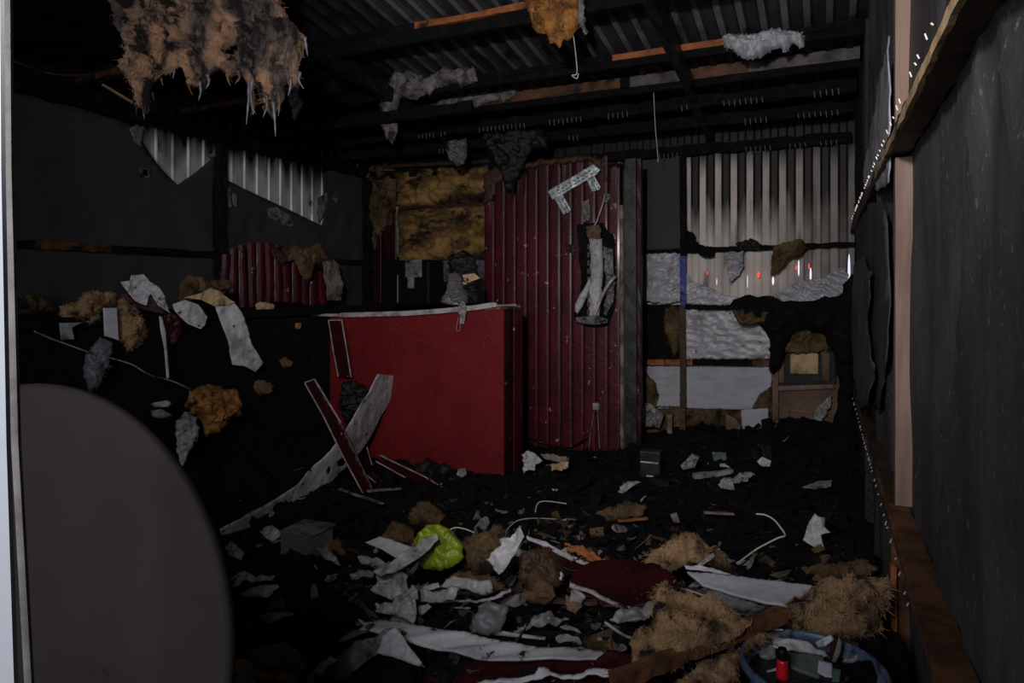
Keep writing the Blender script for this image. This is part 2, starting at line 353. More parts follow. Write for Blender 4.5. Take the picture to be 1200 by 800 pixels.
    for v in used:
        x, y, d = X[v], Y[v], dist[v]
        dis = 0.0
        if amp:
            q = nz((x + sk * y) * fx, (y - sk * x) * fy, seed + 2.2, freq, 5, 0.7)
            if rid: q = (0.5 - abs(q)) * 1.3
            dis = amp * q
        if curl: dis += curl * ((x - (lo[0] + hi[0]) / 2) / (ext / 2)) ** 2
        if puff:
            t = min(1.0, d / roundness); pr = math.sqrt(max(0, 1 - (1 - t) ** 2))
            lum = 1 + 0.55 * nz(x, y, seed + 5.5, 9.0 / max(0.3, ext) + 3, 4, 0.6)
            fz = th / 2 + puff * pr * lum + dis * pr; bz = -th / 2 - puff * back * pr
        else: fz = dis + th / 2; bz = dis - th / 2
        fr.append(O + e1 * x + e2 * y + n * fz); bk.append(O + e1 * x + e2 * y + n * bz)
    N = len(used)
    F = [tuple(idx[v] for v in f) for f in faces] + [tuple(N + idx[v] for v in reversed(f)) for f in faces]
    for a, b in bed: F.append((idx[b], idx[a], N + idx[a], N + idx[b]))
    V = fr + bk
    if fuzz:
        bl = list(bset); rnd = random.Random(int(seed * 100) + len(V))
        allv = used
        wool_ = puff > 0 and m.name.startswith('wool')
        for _ in range(fuzz * (6 if wool_ else 2)):
            edge = rnd.random() < (0.05 if wool_ else 0.5); v = rnd.choice(bl) if edge else rnd.choice(used)
            q = fr[idx[v]]; L = rnd.uniform(0.25, 1) ** 1.4 * (0.034 if puff > 0.08 else 0.024) * (0.6 if edge else 1.0)
            ag = 4.0 * nz(X[v] * 9, Y[v] * 9, seed, 1.0, 3) - 1.2 + rnd.gauss(0, 0.9)
            d1 = (e1 * math.cos(ag) + e2 * math.sin(ag) + n * rnd.uniform(-0.02, 0.12)).normalized()
            wv = d1.cross(n).normalized() * rnd.uniform(0.0004, 0.0011); q1 = q + d1 * L * 0.5 + n * 0.002; q2 = q + d1 * L - n * L * 0.15 + e1 * rnd.uniform(-0.3, 0.3) * L; q0 = q - n * 0.002
            k = len(V); V += [q0 - wv, q0 + wv, q1 + wv, q1 - wv, q2]
            F += [(k, k + 1, k + 2, k + 3), (k + 3, k + 2, k + 4)]
    org = base_of(V) if parent is None else POS.get(parent.name, Vector((0, 0, 0)))
    o = obj(name, V, F, m, parent, org, sm)
    return tag(o, label, cat, group, kind)

def pxline(pts, place):
    P, n = place(pts); return [hit(x, y, P, n) for x, y in pts]
def cord(name, pts, place, r, m=None, parent=None, label=None, cat=None, group=None, sp=True, rs=None):
    W = pxline(pts, place) if place else [Vector(p) for p in pts]
    if sp and len(W) > 2: W = spline(W, 5)
    b = MB(); b.tube(W, r, 6); o = b.make(name, m or M['cable'], parent, True); return tag(o, label, cat, group)
def T(name, label, cat, loc, group=None): return tag(empty(name, Vector(loc)), label, cat, group)

# ================================================================== STRUCTURE
def soot(m, axis, a, b, col=(0.012, 0.010, 0.010), namp=0.5, ns=6.0, stretch=(1, 1, 0.2)):
    """smoke deposit that grows along an axis of the room (a = clean, b = black)"""
    nt = m.node_tree; N = nt.nodes; L = nt.links; bs = N['Principled BSDF']
    tc = N.new('ShaderNodeTexCoord'); sx = N.new('ShaderNodeSeparateXYZ'); L.new(tc.outputs['Object'], sx.inputs[0])
    mp = N.new('ShaderNodeMapping'); L.new(tc.outputs['Object'], mp.inputs['Vector']); mp.inputs['Scale'].default_value = stretch
    n = N.new('ShaderNodeTexNoise'); n.inputs['Scale'].default_value = ns; n.inputs['Detail'].default_value = 6; L.new(mp.outputs[0], n.inputs['Vector'])
    ma = N.new('ShaderNodeMath'); ma.operation = 'MULTIPLY_ADD'; L.new(n.outputs['Fac'], ma.inputs[0]); ma.inputs[1].default_value = namp * (1 if b > a else -1); L.new(sx.outputs[axis], ma.inputs[2])
    r = N.new('ShaderNodeMapRange'); L.new(ma.outputs[0], r.inputs['Value'])
    off = namp * 0.5 * (1 if b > a else -1)
    r.inputs['From Min'].default_value = a + off; r.inputs['From Max'].default_value = b + off
    x = N.new('ShaderNodeMix'); x.data_type = 'RGBA'; L.new(r.outputs[0], x.inputs[0])
    bc = bs.inputs['Base Color']
    if bc.links: L.new(bc.links[0].from_socket, x.inputs[6])
    else: x.inputs[6].default_value = bc.default_value
    x.inputs[7].default_value = (*col, 1); L.new(x.outputs[2], bc)
    return m
M['metal_valley'] = M['metal'].copy(); M['metal_valley'].name = 'metal_valley'
soot(M['metal'], 0, -0.62, 0.35, (0.09, 0.08, 0.075), namp=0.5, ns=5, stretch=(1, 1, 1)); soot(M['metal_valley'], 0, -0.55, 0.2, (0.05, 0.045, 0.04), namp=0.5, ns=5, stretch=(1, 1, 1))
soot(M['metal'], 2, 2.28, 2.46, (0.008, 0.007, 0.007), namp=0.35, ns=9, stretch=(1, 1, 0.1)); soot(M['metal_valley'], 2, 1.66, 2.04, (0.009, 0.007, 0.0065), namp=0.55, ns=14, stretch=(1, 1, 0.06))
soot(M['metal_left'], 2, 2.26, 2.46, (0.006, 0.006, 0.006), namp=0.5, ns=9, stretch=(1, 1, 0.12)); soot(M['metal_edge'], 2, 2.34, 2.47, (0.006, 0.006, 0.006), namp=0.2, ns=8)
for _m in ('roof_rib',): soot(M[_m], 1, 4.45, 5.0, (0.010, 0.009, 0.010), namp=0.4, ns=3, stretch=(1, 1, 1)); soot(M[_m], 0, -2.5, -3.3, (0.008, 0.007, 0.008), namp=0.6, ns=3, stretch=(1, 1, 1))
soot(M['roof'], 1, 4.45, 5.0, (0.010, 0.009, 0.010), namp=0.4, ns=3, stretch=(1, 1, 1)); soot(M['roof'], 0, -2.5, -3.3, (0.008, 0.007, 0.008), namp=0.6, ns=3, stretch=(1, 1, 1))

soot(M['red'], 2, 1.55, 2.45, (0.028, 0.004, 0.006), namp=0.6, ns=5, stretch=(1, 1, 0.6))
def ROOF(Y): return 2.72 + 0.14 * (YB - Y)
def root(name, kind='structure'):
    o = empty(name, (0, 0, 0)); o['kind'] = kind; return o

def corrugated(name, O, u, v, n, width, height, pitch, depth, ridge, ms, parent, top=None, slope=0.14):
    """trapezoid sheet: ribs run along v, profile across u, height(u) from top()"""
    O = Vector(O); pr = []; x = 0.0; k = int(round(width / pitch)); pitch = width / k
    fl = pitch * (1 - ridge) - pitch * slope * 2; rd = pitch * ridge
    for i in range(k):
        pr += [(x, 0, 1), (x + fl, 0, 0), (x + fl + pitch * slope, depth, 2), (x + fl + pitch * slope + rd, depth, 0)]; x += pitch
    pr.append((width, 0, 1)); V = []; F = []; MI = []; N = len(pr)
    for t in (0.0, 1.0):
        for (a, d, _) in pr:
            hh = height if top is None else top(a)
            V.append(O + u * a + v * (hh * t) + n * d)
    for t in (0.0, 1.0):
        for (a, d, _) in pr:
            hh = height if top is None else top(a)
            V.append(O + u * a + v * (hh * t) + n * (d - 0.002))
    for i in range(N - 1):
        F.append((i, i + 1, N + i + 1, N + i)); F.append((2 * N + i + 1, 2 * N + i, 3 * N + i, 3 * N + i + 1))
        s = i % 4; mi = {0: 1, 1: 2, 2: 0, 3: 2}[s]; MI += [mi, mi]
    me = obj(name, V, F, ms, parent, Vector((0, 0, 0)), False, MI)
    return me

XA, YA, ZA = Vector((1, 0, 0)), Vector((0, 1, 0)), Vector((0, 0, 1))
# ---- floor
f = MB(); f.box((-4.7, -1.6, -0.12), (0.45, 6.2, 0.0)); o = f.make('floor', M['char'], None); o['kind'] = 'structure'
# ---- wall_back: upright cladding sheets
wb = root('wall_back')
for i, (a, b) in enumerate(((-4.5, -3.3), (-3.3, -2.1), (-2.1, -1.02), (-1.02, 0.25))):
    corrugated('corrugated_sheet', (a, YB, 0), XA, ZA, -YA, b - a, 2.76, 0.127, 0.012, 0.40, [M['metal'], M['metal_valley'], M['metal_valley']], wb)
# ---- wall_left
wl = root('wall_left')
for a, b in ((-1.0, 0.4), (0.4, 1.8), (1.8, 3.2), (3.2, 4.6), (4.6, 6.0)):
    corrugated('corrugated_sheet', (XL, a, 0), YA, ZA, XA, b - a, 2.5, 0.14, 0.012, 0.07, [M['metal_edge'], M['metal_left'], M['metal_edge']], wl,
               top=lambda q, a=a: ROOF(a + q) + 0.04, slope=0.04)
# ---- ceiling
ce = root('ceiling')
nr = Vector((0, -0.14, -1)).normalized(); vr = Vector((0, 1, -0.14)).normalized()
for a in (-4.55, -3.55, -2.55, -1.55, -0.55):
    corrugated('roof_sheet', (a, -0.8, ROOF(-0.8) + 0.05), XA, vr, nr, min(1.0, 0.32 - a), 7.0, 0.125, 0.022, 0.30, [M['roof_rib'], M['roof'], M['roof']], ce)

# ---- purlins under the roof, each two laths deep; what is not charred shows its wood
def purlin(Y, zc, patches, h1=0.042, h2=0.085, label='', x0=-4.4, x1=0.22, wd=0.05, below=None):
    t = T('roof_purlin', label, 'beam', (-2, Y, zc - h2), 'roof purlins under the metal sheets')
    def seg(hh, z, nm, pat):
        mb = MB(); n = 60; xs = [x0 + (x1 - x0) * i / n for i in range(n + 1)]; mats = [M['char'], M['woodorange'], M['woodbrown'], M['trimgrey']]
        V = []; F = []; MI = []
        for i, x in enumerate(xs):
            for k, (p, q) in enumerate(((-1, -1), (1, -1), (1, 1), (-1, 1))):
                j = 1 - 0.22 * max(0, nz(x * 1.5, k * 3.1, Y, 1.0, 3) + 0.1); V.append((x, Y + p * wd / 2 * j, z + q * hh / 2 * j))
        for i in range(n):
            c = (xs[i] + xs[i + 1]) / 2; m_ = 0
            for a, b, w_ in pat:
                if a + 0.03 * math.sin(i * 7) < c < b: m_ = w_
            for k in range(4): F.append((i * 4 + k, i * 4 + (k + 1) % 4, i * 4 + 4 + (k + 1) % 4, i * 4 + 4 + k)); MI.append(m_)
        F += [(3, 2, 1, 0), (n * 4, n * 4 + 1, n * 4 + 2, n * 4 + 3)]; MI += [0, 0]
        obj(nm, V, F, mats, t, Vector((-2, Y, zc - h2)), False, MI)
    seg(h1, zc, 'upper_lath', patches); seg(h2, zc - h1 / 2 - h2 / 2 - 0.002, 'lower_lath', below or [])
    return t
def xat(x, Y, y=100): return on_y(x, y, Y).x
purlin(3.77, on_y(615, 8, 3.77).z, [(xat(495, 3.77), xat(625, 3.77), 1)], label='charred roof purlin with one bright orange unburnt stretch beside the scorched hanging tatter')
purlin(4.58, on_y(850, 50, 4.58).z, [(xat(722, 4.58), xat(858, 4.58), 1)], h2=0.05, label='charred roof purlin with orange stretch ending at pale grey wool')
purlin(5.05, on_y(900, 76, 5.05).z, [(xat(560, 5.05), xat(725, 5.05), 2), (xat(740, 5.05), xat(800, 5.05), 3), (xat(800, 5.05), xat(880, 5.05), 2), (xat(880, 5.05), xat(1000, 5.05), 3)], h1=0.085, h2=0.05,
       label='deep roof purlin with reddish brown face and whitish scorched end')
purlin(2.9, ROOF(2.9) - 0.06, [], label='charred roof purlin above the big hanging wool clump')
purlin(5.72, ROOF(5.72) - 0.03, [], label='blackened roof purlin closest to the far metal wall')
for k, X in enumerate((-3.07, -0.86)):
    b = MB(); b.bar((X, 0.2, ROOF(0.2) - 0.14), (X, 5.9, ROOF(5.9) - 0.14), 0.06, 0.13, n=30, jit=0.3, seed=k)
    tag(b.make('rafter', M['charwet']), ['charred rafter sloping under the roof beside the big wool clump', 'charred rafter sloping under the roof above the dark doorway post'][k], 'beam', 'charred rafters')
# ceiling joists at wall-plate height
for k, (Y, x0, x1, z, lab) in enumerate(((2.81, -4.4, -3.3, 2.63, 'short charred joist stub with orange flank above dark membrane'),
        (3.6, -4.4, -2.9, 2.62, 'charred joist stub over the V-shaped tear of exposed metal'),
        (4.35, -4.4, -2.3, 2.61, 'charred joist stub above the sloping tear of exposed metal'),
        (5.1, -4.4, 0.2, 2.66, 'long blackened joist with row of nails above the crimson partition'),
        (5.45, -4.4, 0.2, 2.60, 'long blackened joist carrying frayed wool tufts over the partition'),
        (5.88, -4.4, 0.2, 2.47, 'lowest blackened joist resting across the top of ribbed metal wall'))):
    t = T('ceiling_joist', lab, 'beam', (x0, Y, z - 0.05), 'charred ceiling joists')
    b = MB(); b.bar((x0, Y, z), (x1, Y, z), 0.05, 0.095, n=int((x1 - x0) * 12) + 4, jit=0.45, seed=Y)
    b.make('beam', M['char'], t)
    if k < 2:
        b = MB(); b.bar((x0 + 0.1, Y - 0.028, z - 0.01), (x0 + 0.75, Y - 0.028, z - 0.005), 0.012, 0.045, n=9, jit=0.5); b.make('unburnt_edge', M['woodbrown'], t)
    if k >= 3:
        b = MB()
        for i in range(90):
            x = x0 + 1.2 + i * 0.037
            if x > x1: break
            if nz(x * 3, Y, 0, 1, 2) > 0.0: b.bar((x, Y - 0.035, z - 0.02), (x + 0.004, Y - 0.036, z - 0.055 - 0.015 * random.random()), 0.005, 0.005)
        o = b.make('staples', M['steeldark'], t); o['kind'] = 'stuff'
# wall plate on the left wall, studs, rail
b = MB(); b.bar((XL + 0.09, -0.8, 2.52), (XL + 0.09, 5.95, 2.50), 0.07, 0.10, n=60, jit=0.35); b.make('wall_plate', M['char'], wl)
p = on_x(260, 250, XL + 0.1)
b = MB(); b.bar((XL + 0.09, p.y, 0), (XL + 0.09, p.y, 2.48), 0.07, 0.075, n=24, jit=0.25); b.make('stud', M['charwet'], wl)
b = MB(); b.bar((XL + 0.09, 1.2, 0), (XL + 0.09, 1.2, 2.48), 0.07, 0.075, n=24, jit=0.25); b.make('stud', M['charwet'], wl)
ys = [on_x(x, 290, XL + 0.1).y for x in (-60, 38, 128, 258, 440)]
for a, c, m_ in ((ys[0], ys[1], 'char'), (ys[1], ys[2], 'woodbrown'), (ys[2], ys[3], 'char'), (ys[3], 5.9, 'charwet')):
    b = MB(); b.bar((XL + 0.095, a, 1.565), (XL + 0.095, c, 1.565), 0.06, 0.055, n=12, jit=0.3, seed=a); b.make('rail', M[m_], wl)
# torn black membrane on the left wall
outline('membrane', [(-420, 40), (-60, 85), (60, 116), (140, 142), (156, 148), (170, 172), (186, 196), (207, 217), (230, 201), (252, 182), (252, 440), (-420, 560)], plX(XL + 0.052), M['membrane'],
        0.004, 0.05, amp=0.02, freq=1.6, parent=wl, rid=True)
outline('membrane', [(252, 180), (261, 183), (262, 209), (300, 228), (340, 247), (376, 264), (381, 240), (377, 205), (392, 196), (430, 200), (433, 420), (252, 440)], plX(XL + 0.054), M['membrane'],
        0.004, 0.04, amp=0.02, freq=2.5, parent=wl, rid=True, seed=3)
# back-left corner post and dark board
b = MB(); b.bar((XL + 0.12, YB - 0.12, 0), (XL + 0.12, YB - 0.12, 2.45), 0.1, 0.1, n=20, jit=0.2); b.make('corner_post', M['char'], wl)

# ---- wall_right: black membrane over studs and staple-studded rails
wr = root('wall_right')
V = []; F = []; ny, nzz = 150, 70
for j in range(nzz + 1):
    for i in range(ny + 1):
        Y = -0.6 + 6.6 * (i / ny) ** 1.15; z = 3.35 * j / nzz; z = min(z, ROOF(Y))
        x = XR + 0.020 * (0.5 - abs(nz(Y * 3, z * 0.5, 1.0, 1.2, 4))) * (1 if Y < 2.8 else 2.0) + 0.006 * nz(Y * 14, z * 1.1, 0, 1, 3)
        for yy, zz, ww in ((1.75, 0.9, 1), (1.35, 1.9, -1)):   # long slack folds
            dd = (Y - yy) + ww * (z - zz) * 0.45; x -= 0.016 * math.exp(-(dd / 0.035) ** 2)
        if Y > 3: x -= 0.02 * abs(math.sin(Y * 11)) 
        V.append((x, Y, z))
for j in range(nzz):
    for i in range(ny): k = j * (ny + 1) + i; F.append((k, k + 1, k + ny + 2, k + ny + 1))
obj('membrane', V, F, M['membrane_right'], wr, Vector((0, 0, 0)), True)
b = MB(); b.box((XR + 0.05, -0.6, 0), (XR + 0.10, 6.05, 2.8)); b.make('backing_sheet', M['metal_left'], wr)
def wood_post(Y, z0, z1, wd=0.050, dp=0.05, m='woodpink', nm='stud', n=14, jit=0.06):
    b = MB(); b.bar((XR - dp / 2 + 0.01, Y, z0), (XR - dp / 2 + 0.01, Y, z1), wd, dp, n=n, jit=jit, seed=Y); return b.make(nm, M[m], wr)
PY = on_x(1049, 300, XR - 0.04).y + 0.026
ZU = on_x(1050, 195, XR).z; ZLw = on_x(1045, 550, XR).z
wood_post(PY, ZLw + 0.03, ZU - 0.04); wood_post(PY, ZU + 0.05, 2.95); wood_post(PY + 0.03, 0.0, ZLw - 0.05, m='woodbrown', wd=0.06, dp=0.06)
b = MB(); b.bar((XR - 0.045, PY - 0.03, 0), (XR - 0.045, PY - 0.03, ZLw - 0.16), 0.02, 0.03, n=10, jit=0.4); b.make('split_edge', M['woodorange'], wr)
wood_post(4.3, 0, 2.8, m='charwet', jit=0.2); wood_post(5.6, 0, 2.7, m='char', jit=0.2); wood_post(4.95, 0, 2.75, m='char', jit=0.2)
def wall_rail(z, m1, m2, zr, tone):
    """rail = brown body, paler inner edge, rows of staples"""
    for a, c in ((-0.5, 1.25), (1.25, PY), (PY, 5.9)):
        far = a >= PY
        b = MB(); b.bar((XR - 0.028, a, z), (XR - 0.028, c, z), 0.062, 0.060, n=24, jit=0.18 if not far else 0.35, seed=a + z); b.make('rail', M[m1] if not far else M['woodburnt'], wr)
    b = MB(); n = 70
    vs = []; fs = []
    for i in range(n + 1):
        Y = 0.3 + (PY + 0.5 - 0.3) * i / n; j = 0.006 * nz(Y * 14, z, 2, 1, 3); k = 0.009 * nz(Y * 9, z, 6, 1, 3)
        za = z + zr[0] + j; zb = z + zr[1] + k
        for p in ((XR - 0.0665 - 0.003 * nz(Y * 11, 1, 1), za), (XR - 0.0665, zb), (XR - 0.055, zb), (XR - 0.055, za)): vs.append((p[0], Y, p[1]))
    for i in range(n):
        for q in range(4): fs.append((i * 4 + q, i * 4 + (q + 1) % 4, i * 4 + 4 + (q + 1) % 4, i * 4 + 4 + q))
    b.add(vs, fs); b.make('torn_edge', M[m2], wr)
    b = MB()
    for i in range(70):
        Y = 0.9 + (i / 70) ** 1.0 * 4.6 + random.uniform(-0.02, 0.02); L = random.uniform(0.004, 0.014)
        if random.random() < 0.35: continue
        zc = z + tone * 0.034
        b.bar((XR - 0.062, Y, zc), (XR - 0.066, Y, zc + tone * L), 0.003, 0.003)
    o = b.make('staples', M['nail'], wr); o['kind'] = 'stuff'
M['woodburnt'] = mat('woodburnt', (0.05, 0.025, 0.014), (0.02, 0.012, 0.008), 9, 0.4, 0.65, (0.10, 0.055, 0.03), 7, 0.62, 0.72, rough=0.55, spec=0.3, bump=0.5, bscale=30)
wall_rail(ZU, 'woodburnt', 'woodtan', (-0.030, -0.003), 1)
wall_rail(ZLw, 'woodbrown', 'woodbrown', (0.0, 0.022), -1)
# hanging remains of film beyond the post
outline('torn_film', [(1043, 40), (1045, 120), (1044, 215), (1030, 222), (1015, 222), (1012, 205), (1020, 160), (1026, 118), (1036, 70)], plX(XR - 0.045), M['film'], 0.004, amp=0.012, freq=3, fx=1, fy=1.2, rough=0.01, parent=wr, rid=True)
outline('torn_film', [(1000, 240), (1018, 232), (1040, 245), (1043, 420), (1030, 480), (1012, 470), (1004, 400), (1008, 330)], plX(XR - 0.03), M['membrane'], 0.004, amp=0.02, freq=3, fx=2, fy=0.6, rough=0.015, parent=wr, rid=True, seed=2)
outline('torn_film', [(1003, 310), (1014, 300), (1022, 330), (1018, 380), (1025, 430), (1020, 475), (1010, 480), (1002, 440), (998, 380)], plX(XR - 0.06), M['membrane_right'], 0.004, amp=0.02, freq=4, fx=2, fy=0.6, rough=0.015, parent=wr, rid=True, seed=4)

# ---- inner partition of crimson boards
pt = root('wall_partition'); PYY = 5.2
NP = 12; xa = on_y(568, 300, PYY).x; xb = on_y(727, 300, PYY).x; bw = (xb - xa) / NP
tops = [235, 203, 199, 205, 197, 193, 190, 188, 187, 185, 184, 196]
for i in range(NP):
    x0 = xa + i * bw; pxc = 568 + (i + 0.5) * 159 / NP; zt = on_y(pxc, tops[i], PYY).z
    b = MB(); k = 7; cols = [x0 + 0.004 + (bw - 0.008) * j / (k - 1) for j in range(k)]
    vs = []; fs = []; zs = [0.0, 0.6, 1.2, 1.7, zt - 0.22]
    for z in zs + ['t']:
        for j, x in enumerate(cols):
            zz = z if z != 't' else zt + 0.05 * nz(x * 30, i, 0, 1, 3)
            vs.append((x, PYY - 0.012 - (0.004 * (1 - abs(2 * j / (k - 1) - 1) ** 8)) - (0.01 * nz(x * 9, 3, 1) if z == 't' else 0), zz))
    R = len(zs) + 1
    vs += [(v[0], PYY, v[2]) for v in vs]
    N = R * k
    for r in range(R - 1):
        for j in range(k - 1):
            a = r * k + j; fs.append((a, a + 1, a + k + 1, a + k)); fs.append((N + a + 1, N + a, N + a + k, N + a + k + 1))
        for a, c in ((r * k, r * k + k), (r * k + k - 1 + k, r * k + k - 1)): fs.append((a, c, N + c, N + a))
    for j in range(k - 1): fs.append(((R - 1) * k + j, (R - 1) * k + j + 1, N + (R - 1) * k + j + 1, N + (R - 1) * k + j))
    b.add(vs, fs); b.make('cladding_board', M['red'], pt)
    # pale bead in the joint
    if i in (2, 4, 6, 7, 10):
        b = MB(); b.bar((x0, PYY - 0.020, 0.06), (x0, PYY - 0.020, zt - 0.06), 0.005, 0.005, n=16, jit=1.4, seed=i); b.make('joint_bead', M['trimgrey'] if i in (4, 7) else M['reddark'], pt)
b = MB(); b.box((xa + 0.01, PYY + 0.001, 0), (xb, PYY + 0.09, 2.28)); b.make('frame_core', M['char'], pt)
b = MB(); b.bar((xb + 0.018, PYY - 0.01, 0), (xb + 0.012, PYY - 0.01, 1.95), 0.013, 0.03, n=24, jit=0.3); b.make('white_trim', M['cream'], pt)
b = MB(); b.bar((xb + 0.045, PYY + 0.0, 0), (xb + 0.045, PYY, 2.22), 0.03, 0.05, n=20, jit=0.1); b.make('brown_trim', M['woodburnt'], pt)
b = MB(); b.bar((xb + 0.095, PYY - 0.01, 0), (xb + 0.09, PYY - 0.01, 2.30), 0.065, 0.09, n=24, jit=0.12); b.make('door_post', M['gloss'], pt)
b = MB(); b.bar((xb + 0.15, PYY + 0.02, 0), (xb + 0.15, PYY + 0.02, 2.30), 0.03, 0.06, n=24, jit=0.2); b.make('door_post', M['reddark'], pt)
outline('charred_top', [(567, 240), (566, 205), (580, 196), (640, 186), (690, 181), (704, 186), (712, 215), (705, 200), (690, 189), (640, 193), (600, 200), (582, 215), (578, 232)], plY(PYY - 0.03), M['woodburnt'], 0.01, 0.012, rough=0.02, puff=0.015, roundness=0.03, parent=pt, seed=1)

# ---- doorway the photographer stands in: the jamb leaning at the picture's edge
dj = root('door_1')
P0 = FV * 1.0
def dpt(x, y, d): return CP + ray(x, y) * d
b = MB(); pts = [dpt(9, -60, 0.95), dpt(11, 200, 0.95), dpt(19, 520, 0.95), dpt(40, 900, 0.95)]
for i in range(3): b.bar(pts[i], pts[i + 1], 0.010, 0.006, up=FV)
b.make('jamb_edge', M['jamb'], dj)
b = MB(); pts = [dpt(-9, -60, 0.9), dpt(-7, 200, 0.9), dpt(-1, 520, 0.9), dpt(11, 900, 0.9)]
for i in range(3): b.bar(pts[i], pts[i + 1], 0.025, 0.008, up=FV)
b.make('door_jamb', M['jambwhite'], dj)

# ---- ground layer of soot and rubble
V = []; F = []; NX, NY = 250, 330
for j in range(NY + 1):
    for i in range(NX + 1):
        X = XL + 0.07 + (XR - XL - 0.10) * i / NX; Y = 0.2 + 5.76 * j / NY; V.append((X, Y, terrain(X, Y) + 0.010 * nz(X, Y, 4.4, 30, 3)))
for j in range(NY):
    for i in range(NX): k = j * (NX + 1) + i; F.append((k, k + 1, k + NX + 2, k + NX + 1))
o = obj('rubble_layer', V, F, M['char'], None, Vector((0, 0, 0))); tag(o, 'layer of black soot and rubble covering the whole floor', 'rubble', kind='stuff')

# ================================================================== THINGS
# ---- red bar counter
cx0 = on_y(385, 370, 4.2).x; cx1 = on_y(590, 360, 4.2).x; ztl = on_y(385, 372, 4.2).z; ztr = on_y(590, 362, 4.2).z
ctr = T('bar_counter', 'red panelled bar counter with drooping white top edge standing before crimson partition', 'counter', ((cx0 + cx1) / 2, 4.36, 0))
def sheetbox(name, quad_front, depth, m, parent):
    b = MB(); a = [Vector(p) for p in quad_front]; c = [p + Vector((0, depth, 0)) for p in a]
    b.add(a + c, [(0, 1, 2, 3), (7, 6, 5, 4), (0, 4, 5, 1), (1, 5, 6, 2), (2, 6, 7, 3), (3, 7, 4, 0)]); return b.make(name, m, parent)
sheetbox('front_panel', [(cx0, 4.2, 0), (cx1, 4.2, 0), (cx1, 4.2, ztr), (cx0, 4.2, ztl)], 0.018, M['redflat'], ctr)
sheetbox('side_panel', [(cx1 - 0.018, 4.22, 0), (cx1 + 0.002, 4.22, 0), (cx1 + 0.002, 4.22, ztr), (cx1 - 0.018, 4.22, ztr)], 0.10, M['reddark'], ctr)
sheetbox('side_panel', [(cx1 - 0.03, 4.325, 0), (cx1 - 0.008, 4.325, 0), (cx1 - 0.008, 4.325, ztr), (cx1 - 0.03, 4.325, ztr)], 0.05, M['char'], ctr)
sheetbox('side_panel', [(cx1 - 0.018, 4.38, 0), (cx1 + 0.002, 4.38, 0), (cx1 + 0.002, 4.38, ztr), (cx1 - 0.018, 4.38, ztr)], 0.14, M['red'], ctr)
sheetbox('worktop', [(cx0 - 0.1, 4.19, ztl + 0.001), (cx1 - 0.02, 4.19, ztr + 0.001), (cx1 - 0.02, 4.19, ztr + 0.022), (cx0 - 0.1, 4.19, ztl + 0.016)], 0.34, M['dirtywhite'], ctr)
b = MB(); P_ = [on_y(x, y, 4.17) for x, y in ((366, 369), (400, 369), (440, 368), (480, 367), (520, 364), (560, 360), (578, 357))]
n = len(P_)
for i in range(n - 1): b.bar(P_[i], P_[i + 1], 0.03, 0.034 if i else 0.02)
b.lathe(on_y(579, 357, 4.17), [(0, -0.02), (0.02, -0.015), (0.024, 0), (0.02, 0.014), (0, 0.018)], 10)
b.make('edge_band', M['edge'], ctr)
b = MB(); b.bar(on_y(583, 358, 4.16), on_y(604, 357, 4.3), 0.015, 0.015, n=5, jit=0.4); b.make('torn_edging', M['woodtan'], ctr)

# ---- charred counter along the membrane wall
cc = T('charred_counter', 'long burnt-out black counter running along the dark membrane wall', 'counter', (-3.85, 3.4, 0))
b = MB(); b.bar((-3.86, 1.5, 1.13), (-3.86, 5.0, 1.13), 0.78, 0.05, n=30, jit=0.06); b.make('worktop', M['char'], cc)
b = MB(); b.bar((-3.50, 1.6, 0.55), (-3.50, 4.9, 0.55), 0.10, 1.10, n=30, jit=0.05); b.make('front_panel', M['char'], cc)
outline('burnt_side', [(300, 362), (372, 372), (386, 380), (400, 430), (420, 470), (415, 545), (330, 560), (250, 560), (235, 430)], plYc(4.32), M['char'], 0.02, 0.04, rough=0.02, puff=0.06, roundness=0.2, parent=cc)

def S(pts): return pts   # readability
K = 2.9625
def c4(*p): return [(x / K, 240 + y / K) for x, y in p]       # points read in the enlarged crop of the counter's ruins
FX = -3.36
outline('insulation_tuft', c4((205, 352), (262, 338), (296, 305), (330, 300), (402, 308), (398, 340), (350, 362), (345, 395), (300, 418), (215, 408)), plXc(-3.5, 0.3), M['wool'], puff=0.05, rough=0.012, amp=0.03, fuzz=160,
        label='tan wool tuft lying on the black counter, closest to the doorway', cat='insulation', group='insulation wool lumps')
outline('insulation_tuft', c4((412, 332), (440, 325), (470, 345), (492, 395), (506, 450), (492, 480), (440, 508), (425, 480), (408, 470), (405, 400)), plXc(-3.42, 0.3), M['wool'], puff=0.05, rough=0.012, amp=0.03, fuzz=160, seed=1,
        label='tan wool tuft hanging down beside the short white board of the black counter', cat='insulation', group='insulation wool lumps')
outline('insulation_tuft', c4((30, 320), (100, 310), (170, 330), (190, 365), (40, 365)), plXc(-4.1), M['woolburnt'], puff=0.05, rough=0.015, amp=0.03, fuzz=60, seed=2,
        label='dim brown wool tuft on the counter against dark membrane under the rail', cat='insulation', group='insulation wool lumps')
outline('insulation_tuft', c4((618, 320), (628, 270), (660, 240), (720, 262), (790, 255), (798, 290), (745, 310), (700, 345), (640, 355)), plXc(-3.62), M['woolburnt'], puff=0.08, rough=0.015, amp=0.03, fuzz=120, seed=3,
        label='brown wool tuft standing up behind the white scraps beside crimson corrugated remnant', cat='insulation', group='insulation wool lumps')
outline('insulation_tuft', c4((636, 700), (660, 650), (700, 628), (742, 622), (780, 640), (822, 640), (838, 690), (825, 735), (798, 735), (760, 782), (715, 800), (705, 760), (660, 715)), plXc(-3.30, 0.4), M['woolhot'], puff=0.07, rough=0.015, amp=0.04, fuzz=220, seed=4,
        label='bright orange-brown wool clump hanging on black counter front above the round tabletop', cat='insulation', group='insulation wool lumps')
